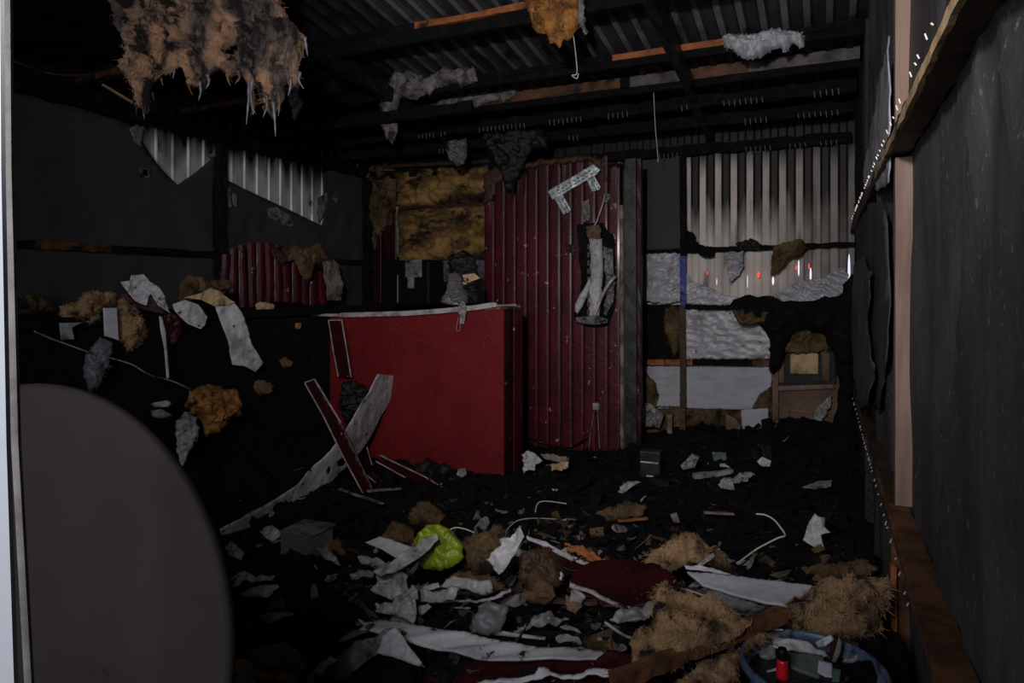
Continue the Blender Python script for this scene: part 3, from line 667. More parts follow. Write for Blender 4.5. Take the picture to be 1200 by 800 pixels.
outline('insulation_tuft', [(206, 495), (216, 484), (230, 488), (233, 508), (222, 528), (214, 548), (207, 530)], plXc(-3.28, 0.4), M['dirtywhite'], puff=0.02, rough=0.01, amp=0.03, fuzz=40, seed=5,
        label='pale shredded wool tuft hanging just under the bright orange-brown clump', cat='insulation', group='insulation wool lumps')
outline('insulation_tuft', [(100, 415), (118, 395), (132, 402), (128, 425), (118, 450), (104, 462), (98, 440)], plXc(-3.34, 0.4), M['film_dark'], puff=0.03, rough=0.012, amp=0.03, fuzz=40, seed=6,
        label='dark grey sooty tuft hanging under the short white board', cat='insulation', group='insulation wool lumps')
outline('white_board', c4((358, 358), (405, 357), (412, 470), (388, 462), (362, 455)), plXc(-3.38, 0.2), M['white'], 0.012, label='short white board upright between tan wool tufts on black counter', cat='board')
outline('white_board', c4((205, 410), (285, 408), (250, 425), (258, 466), (212, 470)), plXc(-3.40, 0.2), M['dirtywhite'], 0.008, label='grubby white board end under the tan tuft closest to the doorway', cat='board')
o = outline('crumpled_scrap', c4((415, 268), (450, 262), (452, 245), (498, 241), (520, 268), (550, 285), (572, 322), (588, 375), (548, 350), (520, 308), (505, 350), (470, 335), (440, 300)), plXc(-3.42, 0.5), M['white'], 0.004, amp=0.05, freq=5, rid=True,
        label='crumpled white panel peak, highest of the scraps on black counter', cat='panel')
outline('red_underside', c4((420, 300), (440, 305), (480, 345), (510, 350), (525, 310), (555, 350), (580, 378), (560, 380), (500, 365), (425, 340)), plXc(-3.46, 0.5), M['reddark'], 0.004, parent=o)
outline('red_panel_scrap', c4((570, 375), (600, 372), (635, 402), (632, 440), (600, 492), (575, 470)), plXc(-3.40, 0.3), M['reddark'], 0.006, amp=0.02, label='dark red panel scrap hanging under the tilted white panel', cat='panel')
outline('white_panel_scrap', c4((600, 345), (640, 330), (690, 345), (722, 388), (712, 415), (695, 431), (650, 412), (608, 370)), plXc(-3.38, 0.3), M['white'], 0.006, amp=0.02, label='tilted white panel scrap between the crumpled peak and the long bent panel', cat='panel')
lb = T('bent_panel', 'long white panel folded over a tan edge and drooping down the counter', 'panel', on_x(285, 400, FX))
outline('drooping_leaf', c4((748, 350), (815, 338), (842, 375), (862, 430), (872, 478), (912, 548), (888, 580), (850, 560), (808, 555), (788, 470), (765, 400)), plXc(FX, 0.3), M['white'], 0.006, amp=0.025, freq=5, parent=lb)
outline('folded_top', c4((640, 322), (700, 305), (730, 288), (765, 300), (815, 338), (795, 350), (748, 352), (700, 330)), plXc(FX - 0.03, 0.2), M['woodtan'], 0.006, amp=0.02, parent=lb)
outline('thin_strip', c4((552, 385), (562, 388), (575, 440), (580, 500), (588, 600), (578, 603), (570, 500), (556, 430)), plXc(FX, 0.3), M['white'], 0.004, cell=0.008, label='thin white strip dangling vertically down the black counter front', cat='strip')
cord('slack_cable', c4((118, 438), (180, 465), (250, 490), (320, 515), (380, 530), (460, 555), (520, 590), (600, 612), (660, 640)), plX(-3.30), 0.004, M['dirtywhite'], label='slack grey cable sagging across the black counter front', cat='cable')
b = MB(); b.tube([on_x(311, 363, -3.75), on_x(325, 361, -3.75), on_x(352, 362, -3.75)], 0.05, 14); tag(b.make('black_roll', M['black'], None, True), 'black roll lying on the counter before crimson corrugated remnant', 'roll')
outline('insulation_tuft', c4((1025, 410), (1045, 408), (1045, 430), (1025, 432)), plXc(-3.38, 0.3), M['woolhot'], puff=0.015, rough=0.005, seed=8, cell=0.006, label='tiny ochre wool tuft on the black end beside leaning red strip', cat='insulation', group='insulation wool lumps')
outline('insulation_tuft', c4((885, 345), (905, 335), (955, 345), (950, 360), (915, 370), (890, 365)), plXc(-3.6, 0.3), M['woodtan'], puff=0.02, rough=0.008, seed=9, label='small tan tuft on the counter touching the black roll', cat='insulation', group='insulation wool lumps')
outline('burnt_scrap', c4((970, 540), (990, 528), (1018, 545), (1012, 560), (985, 568)), plXc(-3.38, 0.4), M['woodbrown'], 0.006, amp=0.02, cell=0.007, label='small rust-brown scrap on black rubble below the drooping panel tip', cat='scrap')
outline('burnt_scrap', c4((880, 620), (900, 605), (955, 625), (945, 650), (905, 660), (880, 645)), plXc(-3.38, 0.4), M['woolburnt'], puff=0.02, rough=0.01, seed=2, label='brown burnt scrap between drooping panel and leaning red strips', cat='scrap')
outline('burnt_scrap', c4((520, 690), (575, 678), (600, 685), (585, 700), (540, 702)), plXc(-3.25, 0.4), M['dirtywhite'], 0.005, amp=0.02, cell=0.008, label='grey burnt scrap sticking out beside the bright orange-brown wool clump', cat='scrap')
outline('burnt_scrap', c4((525, 715), (560, 708), (600, 730), (560, 742), (530, 735)), plXc(-3.25, 0.4), M['film_dark'], 0.005, amp=0.02, cell=0.008, label='dark grey scrap just below the grey one beside orange-brown wool', cat='scrap')
# crimson corrugated remnant on the counter's back
rr = T('corrugated_remnant', 'low crimson corrugated panel remnant with ragged top behind the black counter', 'panel', on_x(320, 358, -4.2))
A_ = on_x(259, 300, -4.15); B_ = on_x(383, 300, -4.15); dv = (B_ - A_); Lr = dv.length
tx = [298, 291, 287, 285, 284, 285, 287, 291, 298, 306, 312, 318]; bx = [345, 352, 360, 362, 361, 360, 359, 358, 358, 356, 356, 355]
for i in range(12):
    xa_ = 259 + i * 10.4; b = MB(); vs = []; k = 5
    q0 = on_x(xa_ + 0.6, 300, -4.15); q1 = on_x(xa_ + 9.8, 300, -4.15); zt = on_x(xa_ + 5, tx[i], -4.15).z; z0 = on_x(xa_ + 5, bx[i], -4.15).z - 0.12
    for r in range(5):
        for j in range(k):
            t = j / (k - 1); q = q0.lerp(q1, t); z = z0 + (zt + 0.02 * nz(i, j, 1) - z0) * r / 4
            vs.append((q.x + 0.022 * math.sin(math.pi * t) + 0.02 * nz(i * 0.5, r * 0.4, 2), q.y, z))
    n0 = len(vs); vs += [(v[0] - 0.006, v[1], v[2]) for v in vs]
    fs = [(r * k + j, r * k + j + 1, r * k + k + j + 1, r * k + k + j) for r in range(4) for j in range(k - 1)]
    fs += [tuple(n0 + q for q in reversed(f)) for f in fs] + [(4 * k + j, 4 * k + j + 1, n0 + 4 * k + j + 1, n0 + 4 * k + j) for j in range(k - 1)]
    b.add(vs, fs); b.make('corrugation', M['red'], rr)
    if i in (1, 3, 5, 7, 9): b2 = MB(); b2.bar(q1 + Vector((0.012, 0, z0 - q1.z + 0.1)), q1 + Vector((0.012, 0, zt - q1.z - 0.02)), 0.005, 0.006, n=8, jit=0.7, seed=i); b2.make('pale_bead', M['edge'], rr)
outline('pale_panel_end', [(379, 306), (392, 304), (399, 312), (401, 352), (383, 352)], plXc(-4.0), M['cream'], 0.008, amp=0.03, label='narrow cream panel end standing beside the crimson corrugated remnant', cat='panel')
outline('insulation_tuft', [(314, 284), (322, 290), (332, 296), (345, 286), (362, 290), (372, 284), (384, 300), (388, 312), (378, 316), (368, 308), (360, 330), (352, 322), (345, 304), (330, 308), (320, 300)], plXc(-4.05), M['woolburnt'], puff=0.04, rough=0.015, amp=0.03, fuzz=120, seed=10,
        label='ragged brown wool draped over the top of the crimson corrugated remnant', cat='insulation', group='insulation wool lumps')
# little things on the membrane wall
sb = T('socket_box', 'small square pale socket box on black membrane under the V-shaped tear', 'socket', on_x(168, 208, XL + 0.07))
cpt = on_x(168.5, 202.5, XL + 0.07)
b = MB()
for dy, dz, hy, hz in ((0, 0.028, 0.035, 0.005), (0, -0.028, 0.035, 0.005), (-0.03, 0, 0.005, 0.028), (0.03, 0, 0.005, 0.028)): b.box((cpt.x, cpt.y + dy - hy, cpt.z + dz - hz), (cpt.x + 0.02, cpt.y + dy + hy, cpt.z + dz + hz))
b.make('rim', M['greywhite'], sb)
b = MB(); b.box((cpt.x + 0.001, cpt.y - 0.026, cpt.z - 0.024), (cpt.x + 0.006, cpt.y + 0.026, cpt.z + 0.024)); b.make('recess', M['black'], sb)
for k, (pts, lab) in enumerate((([(152, 150), (160, 146), (168, 152), (166, 172), (158, 166)], 'small crinkled silvery film shred at the upper corner of V-shaped tear'),
        ([(264, 222), (270, 220), (272, 242), (266, 244)], 'small crinkled silvery film shred dangling beside the black stud'),
        ([(272, 226), (277, 228), (277, 243), (273, 240)], 'narrow silvery film shred dangling next to another one by the black stud'),
        ([(312, 245), (324, 242), (336, 250), (348, 262), (342, 266), (328, 262), (316, 255)], 'silvery film shred on dark membrane below the sloping tear'),
        ([(244, 182), (252, 178), (254, 182), (247, 185)], 'tiny bright film shred at the stud end of V-shaped tear'),
        ([(372, 232), (381, 226), (386, 224), (380, 250), (374, 262)], 'pale flap at the low end of the sloping tear'),
        ([(388, 230), (396, 231), (397, 238), (390, 236)], 'tiny pale flap close to the dark wall corner'))):
    outline('film_shred', pts, plX(XL + 0.075), M['greywhite'], 0.003, cell=0.008, amp=0.02, rough=0.004, label=lab, cat='film', group='film shreds on the membrane wall', seed=k)
# ---- upper dark board remains
outline('charred_ceiling_board', [(-150, -260), (250, -160), (300, 20), (200, 62), (60, 70), (-120, 70)], lambda p: (Vector((0, 0, 2.72)), UP), M['char'], 0.02, 0.06, rough=0.05, amp=0.05, label='black burnt ceiling board hanging over the membrane wall', cat='board')
cord('dangling_rope', [(0, 65), (25, 75), (50, 84), (75, 88), (103, 88)], plXc(-4.2), 0.006, M['woodbrown'], label='thin brownish cord looping from roof to the orange-flanked joist', cat='cord')
b = MB(); b.bar(on_x(120, 99, -4.0), on_x(155, 120, -4.0), 0.012, 0.012); tag(b.make('broken_lath', M['woodtan']), 'thin pale broken lath hanging under the orange-flanked joist', 'lath')
for k, (pts, lab) in enumerate((([(56, 9), (60, 8), (61, 13), (57, 13)], 'tiny tan chip in the black roof beside the paler hooked chip'), ([(82, 5), (88, 6), (84, 12), (82, 10)], 'tiny hooked pale chip hanging in the black roof'))):
    outline('roof_chip', pts, plXc(-3.9), M['woodtan'], 0.01, cell=0.006, label=lab, cat='chip')

# ---- hanging wool clumps
def clump(pts, place, m, lab, puff, rough, amp, fuzz, seed, cell=None, rd=0.1, back=0.5, hl=()):
    return outline('insulation_clump', pts, place, M[m], puff=puff, rough=rough, amp=amp, freq=9, fuzz=fuzz, seed=seed, cell=cell, roundness=rd, back=back, label=lab, cat='insulation', group='hanging insulation clumps', holes=hl)
big_ = clump([(120, -130), (128, -40), (131, 0), (138, 12), (137, 34), (144, 40), (143, 20), (148, 12), (150, 42), (157, 58), (155, 85), (158, 112), (164, 122), (170, 134), (176, 128), (174, 104), (188, 88), (196, 90), (205, 80), (214, 80), (219, 92), (222, 102),
       (232, 104), (238, 110), (242, 98), (248, 84), (262, 84), (267, 92), (276, 88), (287, 86), (291, 100), (294, 136), (298, 134), (297, 104), (303, 98), (306, 118), (312, 128), (319, 134), (320, 150), (326, 128), (332, 124), (330, 100), (338, 96), (342, 106), (351, 100), (350, 78), (357, 58), (352, 38), (340, 24), (330, 8), (328, -40), (330, -140)],
      plYc(2.25, 0.35), 'woolmix', 'huge ragged tan and grey wool clump hanging from roof over the membrane wall', 0.13, 0.014, 0.13, 700, 0.3, cell=0.0105, rd=0.14, hl=([(262, 62), (268, 52), (284, 50), (288, 58), (280, 66), (266, 66)],))
for i_, (x, y, y2) in enumerate(((160, 104, 136), (166, 112, 140), (174, 118, 134), (178, 96, 118), (190, 80, 100), (206, 76, 92), (222, 90, 112), (234, 96, 118), (243, 88, 104), (266, 84, 100), (292, 96, 146), (296, 92, 132), (304, 96, 118), (312, 110, 138), (320, 120, 160), (326, 108, 136), (341, 90, 112), (352, 84, 104), (150, 30, 60), (144, 22, 46), (357, 44, 66), (279, 84, 98))):
    w_ = pxline([(x, y), (x + 2 * math.sin(i_), (y + y2) / 2), (x + 4 * math.sin(i_ * 2.3), y2)], plYc(2.20, 0.35)); b = MB(); w_ = spline(w_, 4); n_ = len(w_)
    b.tube(w_, [0.0075 * (1 - k / n_) ** 0.8 * (1 + 0.35 * math.sin(k * 2.1 + i_)) + 0.0006 for k in range(n_)], 6); b.make('wool_strand', M['film_dark'] if i_ % 3 else M['woolburnt'], big_, True)
clump([(452, 158), (446, 140), (450, 122), (453, 104), (462, 88), (464, 78), (478, 78), (498, 92), (518, 82), (556, 79), (560, 94), (540, 104), (534, 98), (512, 104), (502, 110), (486, 116), (470, 112), (464, 132), (466, 146), (460, 169)],
      plYc(4.5), 'woolgrey', 'ash-grey wool tatter with long tail draped on the rafters, first past the orange stretch', 0.06, 0.02, 0.05, 260, 1.2, rd=0.06)
clump([(496, 128), (520, 116), (560, 107), (604, 103), (606, 110), (592, 120), (580, 118), (560, 125), (548, 124), (520, 134), (504, 136)], plYc(5.0), 'woolgrey', 'flat grey wool strip lying along the reddish purlin below the long-tailed tatter', 0.03, 0.015, 0.03, 120, 2.2, rd=0.05)
clump([(612, -40), (615, 2), (622, 22), (628, 38), (641, 40), (645, 52), (650, 50), (656, 58), (660, 46), (668, 47), (676, 34), (680, 12), (684, 0), (684, -40)], plYc(3.62), 'woolhot', 'scorched orange and grey tatter hanging by a wire at the picture top', 0.06, 0.008, 0.06, 60, 3.1, rd=0.07)
clump([(676, -30), (677, 26), (683, 36), (687, 42), (685, 18), (683, 0), (682, -30)], plYc(3.6), 'woolgrey', 'narrow silver-grey shred hanging beside the scorched orange tatter', 0.02, 0.01, 0.03, 60, 3.9, rd=0.03)
clump([(846, 44), (852, 40), (880, 41), (905, 34), (935, 38), (944, 45), (938, 56), (930, 50), (921, 62), (914, 56), (900, 60), (893, 66), (876, 70), (868, 66), (862, 60), (850, 56)], plYc(4.55), 'film_plain', 'pale grey wool roll stuck on the purlin near the black corner', 0.06, 0.015, 0.04, 220, 4.2, rd=0.06)
clump([(566, 158), (600, 150), (640, 152), (642, 172), (620, 178), (612, 195), (600, 232), (590, 215), (584, 196), (572, 180)], plYc(5.05), 'charwet', 'black burnt wool mass hanging over the partition top', 0.06, 0.03, 0.05, 160, 5.3, rd=0.06)
clump([(526, 166), (546, 162), (548, 178), (544, 192), (534, 196), (524, 184)], plYc(5.1), 'film_dark', 'dark grey wool tuft hanging above the golden insulation', 0.05, 0.02, 0.04, 100, 6.3, rd=0.05)
clump([(330, 100), (340, 95), (352, 98), (348, 112), (356, 120), (346, 140), (342, 128), (338, 112)], plYc(3.4), 'film_dark', 'small dark grey tuft dangling next to the huge clump', 0.03, 0.015, 0.03, 80, 7.3, rd=0.04)
clump([(430, 198), (450, 192), (466, 200), (464, 240), (462, 262), (448, 270), (440, 300), (434, 280), (430, 256), (436, 230)], plYc(5.92), 'woolburnt', 'brown burnt wool bundle clinging beside the golden insulation opening', 0.06, 0.02, 0.05, 160, 8.3, rd=0.06)
for k, (x, y, y2) in enumerate(((672, 42, 92), (766, 108, 190))):
    cord('hanging_wire', [(x, y), (x + (3 if k == 0 else 2), (y + y2) / 2), (x + (4 if k == 0 else 5), y2 - 6)] + ([(x - 2, y2 - 4), (x + 4, y2), (x + 6, y2 - 6)] if k == 0 else [(x + 5, y2)]), plYc(3.6 if k == 0 else 5.06), 0.003, M['cable'],
         label=['thin pale wire with curled end hanging from the scorched orange tatter', 'thin straight wire hanging from the beam near the dark doorway'][k], cat='wire')

# ---- golden insulation framed at the back
gy = 5.93
bf = T('insulation_batt', 'upper golden-brown insulation batt in the framed opening, bulging over the rail', 'insulation', on_y(520, 240, gy), 'framed insulation batts')
outline('wool_face', [(464, 202), (500, 197), (576, 193), (578, 232), (556, 238), (500, 241), (466, 241)], plY(gy - 0.02), M['woolgold'], puff=0.09, rough=0.008, amp=0.04, fuzz=60, roundness=0.12, parent=bf)
b2_ = T('insulation_batt', 'lower golden-brown insulation batt with sooty stains behind the appliances', 'insulation', on_y(520, 305, gy), 'framed insulation batts')
outline('wool_face', [(467, 246), (570, 240), (572, 304), (468, 306)], plY(gy - 0.01), M['woolgold'], puff=0.06, rough=0.004, amp=0.05, fuzz=60, roundness=0.10, parent=b2_, seed=7)
b = MB(); b.bar(on_y(464, 243.5, gy), on_y(576, 239, gy), 0.05, 0.035, n=16, jit=0.2); b.make('rail', M['woodburnt'], wb)
outline('dark_lining', [(425, 190), (600, 175), (600, 420), (425, 420)], plY(5.965), M['char'], 0.01, 0.06, amp=0.0, parent=wb)
b = MB(); b.bar(on_y(440, 196, gy - 0.05), on_y(575, 189, gy - 0.05), 0.04, 0.04, n=24, jit=0.5); b.make('top_rail', M['woodburnt'], wb)
for k, (xa_, xb_, yt, yb) in enumerate(((431, 447, 258, 356), (449, 465, 250, 356))):
    outline('cladding_board', [(xa_, yt), (xb_, yt - 4), (xb_, yb), (xa_, yb)], plY(5.9), M['reddark'], 0.014, amp=0.0, parent=wb)
    b = MB(); b.bar(on_y(xa_ + (1 if k == 0 else 16.5), yt - (0 if k == 0 else 8), 5.87), on_y(xa_ + (3 if k == 0 else 17.5), yb if k == 0 else yb - 55, 5.87), 0.02, 0.024, n=8, jit=0.3); b.make('white_bead', M['cream'], wb)
b = MB(); b.bar(on_y(569, 240, 5.86), on_y(570, 352, 5.86), 0.012, 0.012, n=8); b.make('white_bead', M['edge'], wb)
outline('wall_film', [(500, 306), (570, 304), (570, 356), (500, 356)], plY(5.94), M['film_dark'], 0.004, amp=0.04, freq=6, rid=True, parent=wb)

# ---- things on the bar counter
ZT = ztl + 0.03
def slab(b, x0, x1, y0, y1, z0, z1, r=0.0): b.box((x0, y0, z0), (x1, y1, z1))
cm = T('coffee_machine', 'black box-shaped coffee machine with pale grey front label on the bar counter', 'appliance', on_y(475, 357, 4.32))
q0 = on_y(447, 357, 4.30); q1 = on_y(503, 304, 4.30); zb_ = q0.z; zt_ = q1.z
def rounded_box(x0, x1, y0, y1, z0, z1, r, name, m, parent):
    bm = bmesh.new(); bmesh.ops.create_cube(bm, size=1.0); o_ = POS[parent.name]
    for v in bm.verts: v.co = Vector((x0 + (x1 - x0) * (v.co.x + 0.5), y0 + (y1 - y0) * (v.co.y + 0.5), z0 + (z1 - z0) * (v.co.z + 0.5))) - o_
    bmesh.ops.bevel(bm, geom=bm.edges[:], offset=r, segments=3, affect='EDGES', profile=0.5)
    me = bpy.data.meshes.new(name); bm.to_mesh(me); bm.free(); me.materials.append(m); o = bpy.data.objects.new(name, me); link(o, parent); POS[o.name] = o_; return o
rounded_box(q0.x, q1.x, 4.30, 4.52, zb_, zt_, 0.018, 'housing', M['black'], cm)
xm = lambda x: on_y(x, 330, 4.29).x
zm = lambda y: on_y(475, y, 4.29).z
rounded_box(xm(465), xm(466.2), 4.292, 4.30, zm(355), zm(322), 0.0015, 'door_gap', M['steeldark'], cm)
rounded_box(xm(475), xm(494), 4.285, 4.302, zm(325), zm(304), 0.006, 'label_plate', M['greywhite'], cm)
rounded_box(xm(478), xm(485), 4.28, 4.302, zm(338), zm(324), 0.006, 'tap', M['greywhite'], cm)
b = MB()
for r_, yy in enumerate((308.5, 312.5)):
    for i in range(5 - r_): x0 = xm(480 + i * 2.3); b.box((x0, 4.283, zm(yy + 0.7)), (x0 + 0.008, 4.2855, zm(yy - 0.5)))
o = b.make('printed_marks', M['print'], cm); o['kind'] = 'stuff'
ap = T('burnt_appliance', 'melted black appliance lump on the bar counter next to the clear bag', 'appliance', on_y(548, 357, 4.34))
outline('body', [(526, 304), (532, 297), (545, 294), (556, 300), (560, 320), (565, 355), (530, 357), (530, 330)], plY(4.34), M['charwet'], puff=0.09, rough=0.012, amp=0.05, roundness=0.1, parent=ap)
outline('scorched_patch', [(542, 322), (556, 320), (562, 326), (552, 330), (544, 334), (540, 330)], plY(4.25), M['woodtan'], 0.006, cell=0.006, amp=0.02, parent=ap)
bagr = T('plastic_bag', 'crumpled clear plastic bag sitting on the white bar edge', 'bag', on_y(535, 356, 4.22))
outline('film', [(519, 356), (523, 345), (527, 330), (533, 318), (539, 322), (543, 334), (548, 344), (548, 355), (536, 358)], plY(4.22), M['bag'], puff=0.05, rough=0.006, amp=0.10, roundness=0.05, parent=bagr, rid=True)
outline('rag_strip', [(537, 353), (543, 353), (547, 360), (545, 370), (543, 380), (538, 379), (537, 368)], plY(4.14), M['dirtywhite'], 0.008, amp=0.04, cell=0.006, label='grubby rag strip hanging over the white bar edge', cat='rag')
outline('rag_strip', [(526, 349), (534, 352), (538, 357), (530, 357), (522, 352)], plY(4.16), M['white'], 0.008, amp=0.03, cell=0.006, label='small white rag fold at the foot of the clear bag', cat='rag')
cord('string_loop', [(537, 372), (535, 384), (536, 388), (539, 386), (539, 378)], plY(4.13), 0.002, M['woodtan'], label='thin string loop dangling under the rag strip', cat='string')

# ---- bracket of perforated steel on the partition
br = T('perforated_bracket', 'bent grey perforated steel bracket hanging crooked on the crimson partition top', 'bracket', on_y(672, 222, 5.14))
K7 = 3.3333
def c7(*p): return [(600 + x / K7, 160 + y / K7) for x, y in p]
for nm, pts in (('long_plate', c7((138, 214), (318, 108), (345, 128), (330, 148), (172, 240), (158, 246))), ('short_leg', c7((162, 236), (196, 222), (230, 284), (224, 296), (200, 304))), ('short_leg', c7((286, 156), (314, 138), (346, 196), (340, 208), (312, 216)))):
    outline(nm, pts, plY(5.14 if nm == 'long_plate' else 5.15), M['steel'], 0.005, cell=0.012, amp=0.012, parent=br)
b = MB()
def slot(ax, ay, bx_, by_):
    a = on_y(600 + ax / K7, 160 + ay / K7, 5.134); c = on_y(600 + bx_ / K7, 160 + by_ / K7, 5.134); b.bar(a, c, 0.007, 0.004, up=YA)
for i in range(9):
    t0 = i / 9; ax = 175 + 140 * t0; ay = 212 - 85 * t0
    slot(ax, ay, ax + 9, ay - 5); slot(ax + 5, ay + 12, ax + 14, ay + 7)
for i in range(4):
    slot(184 + i * 8, 250 + i * 14, 188 + i * 8, 257 + i * 14); slot(196 + i * 8, 244 + i * 14, 200 + i * 8, 251 + i * 14); slot(300 + i * 9, 160 + i * 14, 304 + i * 9, 167 + i * 14); slot(312 + i * 8, 154 + i * 14, 316 + i * 8, 161 + i * 14)
o = b.make('slots', M['print'], br); o['kind'] = 'stuff'

# ---- melted white wall unit in its burnt hole
wu = T('wall_unit', 'melted white wall-mounted unit with dangling cables in a burnt hole of the partition', 'appliance', on_y(700, 380, 5.12))
outline('burnt_surround', c7((250, 345), (300, 338), (325, 335), (360, 338), (372, 372), (400, 390), (406, 560), (404, 655), (382, 735), (345, 745), (290, 742), (250, 720), (242, 690), (262, 640), (272, 560), (262, 470), (258, 390)), plY(5.165), M['char'], 0.012, 0.012, rough=0.01, parent=wu)
outline('white_core', c7((300, 395), (352, 398), (356, 520), (350, 620), (340, 700), (300, 705), (296, 640), (306, 560), (308, 470)), plY(5.10), M['white'], puff=0.03, roundness=0.05, amp=0.01, parent=wu)
outline('curled_cover', c7((304, 548), (308, 575), (292, 625), (275, 665), (256, 692), (245, 682), (246, 655), (262, 620), (282, 590)), plY(5.07), M['white'], puff=0.02, roundness=0.03, amp=0.01, parent=wu)
outline('side_flap', c7((358, 430), (398, 440), (402, 560), (398, 640), (372, 700), (362, 690), (370, 560), (362, 500)), plY(5.12), M['greywhite'], 0.006, amp=0.05, rid=True, parent=wu)
outline('bottom_tray', c7((248, 706), (300, 700), (345, 703), (375, 712), (372, 728), (330, 735), (280, 732), (252, 722)), plY(5.06), M['greywhite'], puff=0.02, roundness=0.04, amp=0.04, rough=0.005, parent=wu)
outline('top_cap', c7((292, 352), (345, 345), (352, 372), (345, 400), (300, 395)), plY(5.09), M['hardboard'], 0.02, amp=0.05, parent=wu, rid=True)
b = MB()
for i in range(9): a = on_y(600 + 300 / K7, 160 + (425 + i * 32) / K7, 5.085); b.box((a.x - 0.011, 5.075, a.z - 0.03), (a.x + 0.011, 5.085, a.z + 0.01))
o = b.make('slotted_rail', M['print'], wu); o['kind'] = 'stuff'
cord('white_cable', c7((404, 545), (375, 580), (350, 625), (335, 665), (322, 700)), plY(5.06), 0.014, M['edge'], parent=wu)
cord('white_cable', c7((312, 400), (306, 440), (312, 470), (306, 520)), plY(5.07), 0.008, M['edge'], parent=wu)
cord('feed_wire', [(709, 228), (706, 240), (702, 252), (698, 262), (694, 266)], plY(5.12), 0.006, M['edge'], label='pale wire running down to the melted wall unit', cat='wire')
for k, (pts, lab) in enumerate(((c7((200, 420), (240, 418), (252, 440), (240, 468), (225, 455), (208, 432)), 'curled burnt skin flap beside the melted wall unit'), (c7((262, 255), (300, 245), (305, 300), (300, 330), (270, 335), (275, 300)), 'blistered mauve paint flap above the melted wall unit'), (c7((360, 225), (378, 222), (384, 240), (366, 262), (358, 250)), 'torn pale flap at the partition corner under the steel bracket'))):
    outline('skin_flap', pts, plY(5.15), M['greywhite'] if k != 0 else M['woodburnt'], 0.006, amp=0.06, cell=0.012, rough=0.008, label=lab, cat='flap')
so_ = T('wall_socket', 'small white socket low on the crimson partition with two wires hanging', 'socket', on_y(698, 478, 5.16))
rounded_box(on_y(695, 470, 5.15).x, on_y(702, 470, 5.15).x, 5.135, 5.18, on_y(698, 480, 5.15).z, on_y(698, 472, 5.15).z, 0.006, 'cover', M['edge'], so_)
cord('wire', [(697, 479), (695, 490), (692, 508), (690, 526)], plY(5.14), 0.004, M['cream'], parent=so_)
cord('wire', [(700, 479), (701, 495), (702, 512), (703, 528)], plY(5.14), 0.004, M['cream'], parent=so_)
cord('loose_cable', [(612, 512), (622, 513), (634, 518), (648, 522), (662, 524), (676, 520), (688, 512)], plY(5.10), 0.007, M['reddark'], label='pink loose cable drooping along the foot of the crimson partition', cat='cable')

# ================================================================== far metal wall
yb = 5.90
def brail(x0, y0, x1, y1, m, jit, seed, hh=0.05, nm='rail', yy=yb):
    b = MB(); b.bar(on_y(x0, y0, yy), on_y(x1, y1, yy), 0.06, hh, n=34, jit=jit, seed=seed); return b.make(nm, M[m], wb)
brail(744, 296, 1003, 286, 'char', 0.55, 1, 0.045); brail(744, 359, 905, 361, 'char', 0.3, 2, 0.042)
brail(752, 424, 812, 424, 'woodorange', 0.2, 3, 0.05); brail(812, 424, 882, 425, 'char', 0.2, 4, 0.05); brail(882, 425, 906, 425, 'woodbrown', 0.2, 5, 0.05)
for x0, y0, x1, y1, m_, w_ in ((800, 180, 801, 300, 'char', 0.05), (800, 300, 801, 357, 'blue', 0.055), (800, 357, 801, 478, 'woodburnt', 0.055), (800, 478, 801, 528, 'woodbrown', 0.055), (748, 290, 751, 500, 'woodburnt', 0.04)):
    b = MB(); b.bar(on_y(x0, y0, yb - 0.04), on_y(x1, y1, yb - 0.04), 0.05, w_, up=YA, n=14, jit=0.12, seed=y0); b.make('upright', M[m_], wb)
outline('black_board', [(742, 176), (800, 170), (800, 292), (744, 296)], plY(5.93), M['membrane'], 0.012, 0.05, amp=0.01, parent=wb)
def wf(nm, pts, Y, m, lab, **k):
    a = dict(amp=0.013, freq=3, fx=1.2, fy=5, sk=0.25, rough=0.012, rid=True); a.update(k)
    return outline(nm, pts, plY(Y), M[m], 0.004, label=lab, cat=a.pop('cat', 'film'), **a)
wf('plastic_film', [(748, 297), (798, 296), (798, 352), (780, 357), (752, 352)], 5.88, 'film', 'crumpled silver film pane between the doorway post and the blue upright')
wf('plastic_film', [(803, 318), (812, 330), (832, 337), (845, 345), (872, 350), (870, 358), (803, 356)], 5.89, 'film', 'sagging silver film edge just above the mid rail, beside blue upright', rough=0.008)
wf('plastic_film', [(803, 363), (870, 365), (903, 372), (906, 420), (803, 420)], 5.88, 'film', 'wrinkled grey film pane between mid rail and orange rail', amp=0.012, freq=3.6, sk=-0.2)
wf('plastic_film', [(803, 430), (905, 430), (903, 470), (880, 480), (803, 478)], 5.89, 'film_plain', 'smooth pale grey film pane below the orange rail', amp=0.006, rough=0.006)
wf('plastic_film', [(752, 430), (797, 430), (797, 476), (770, 476), (755, 470)], 5.89, 'film_plain', 'small smooth grey film pane below the orange rail beside the doorway post', amp=0.006, rough=0.006)
wf('plastic_film', [(905, 346), (918, 338), (935, 330), (965, 324), (988, 312), (994, 318), (994, 350), (960, 355), (920, 356)], 5.85, 'film', 'pleated silver film sagging above the big charred mass', amp=0.04, freq=4, fx=1, fy=4, sk=-0.6)
wf('plastic_film', [(848, 296), (872, 294), (870, 318), (856, 332), (852, 318)], 5.87, 'film', 'small hanging silver film strip on ribbed metal beside the blue upright', amp=0.05)
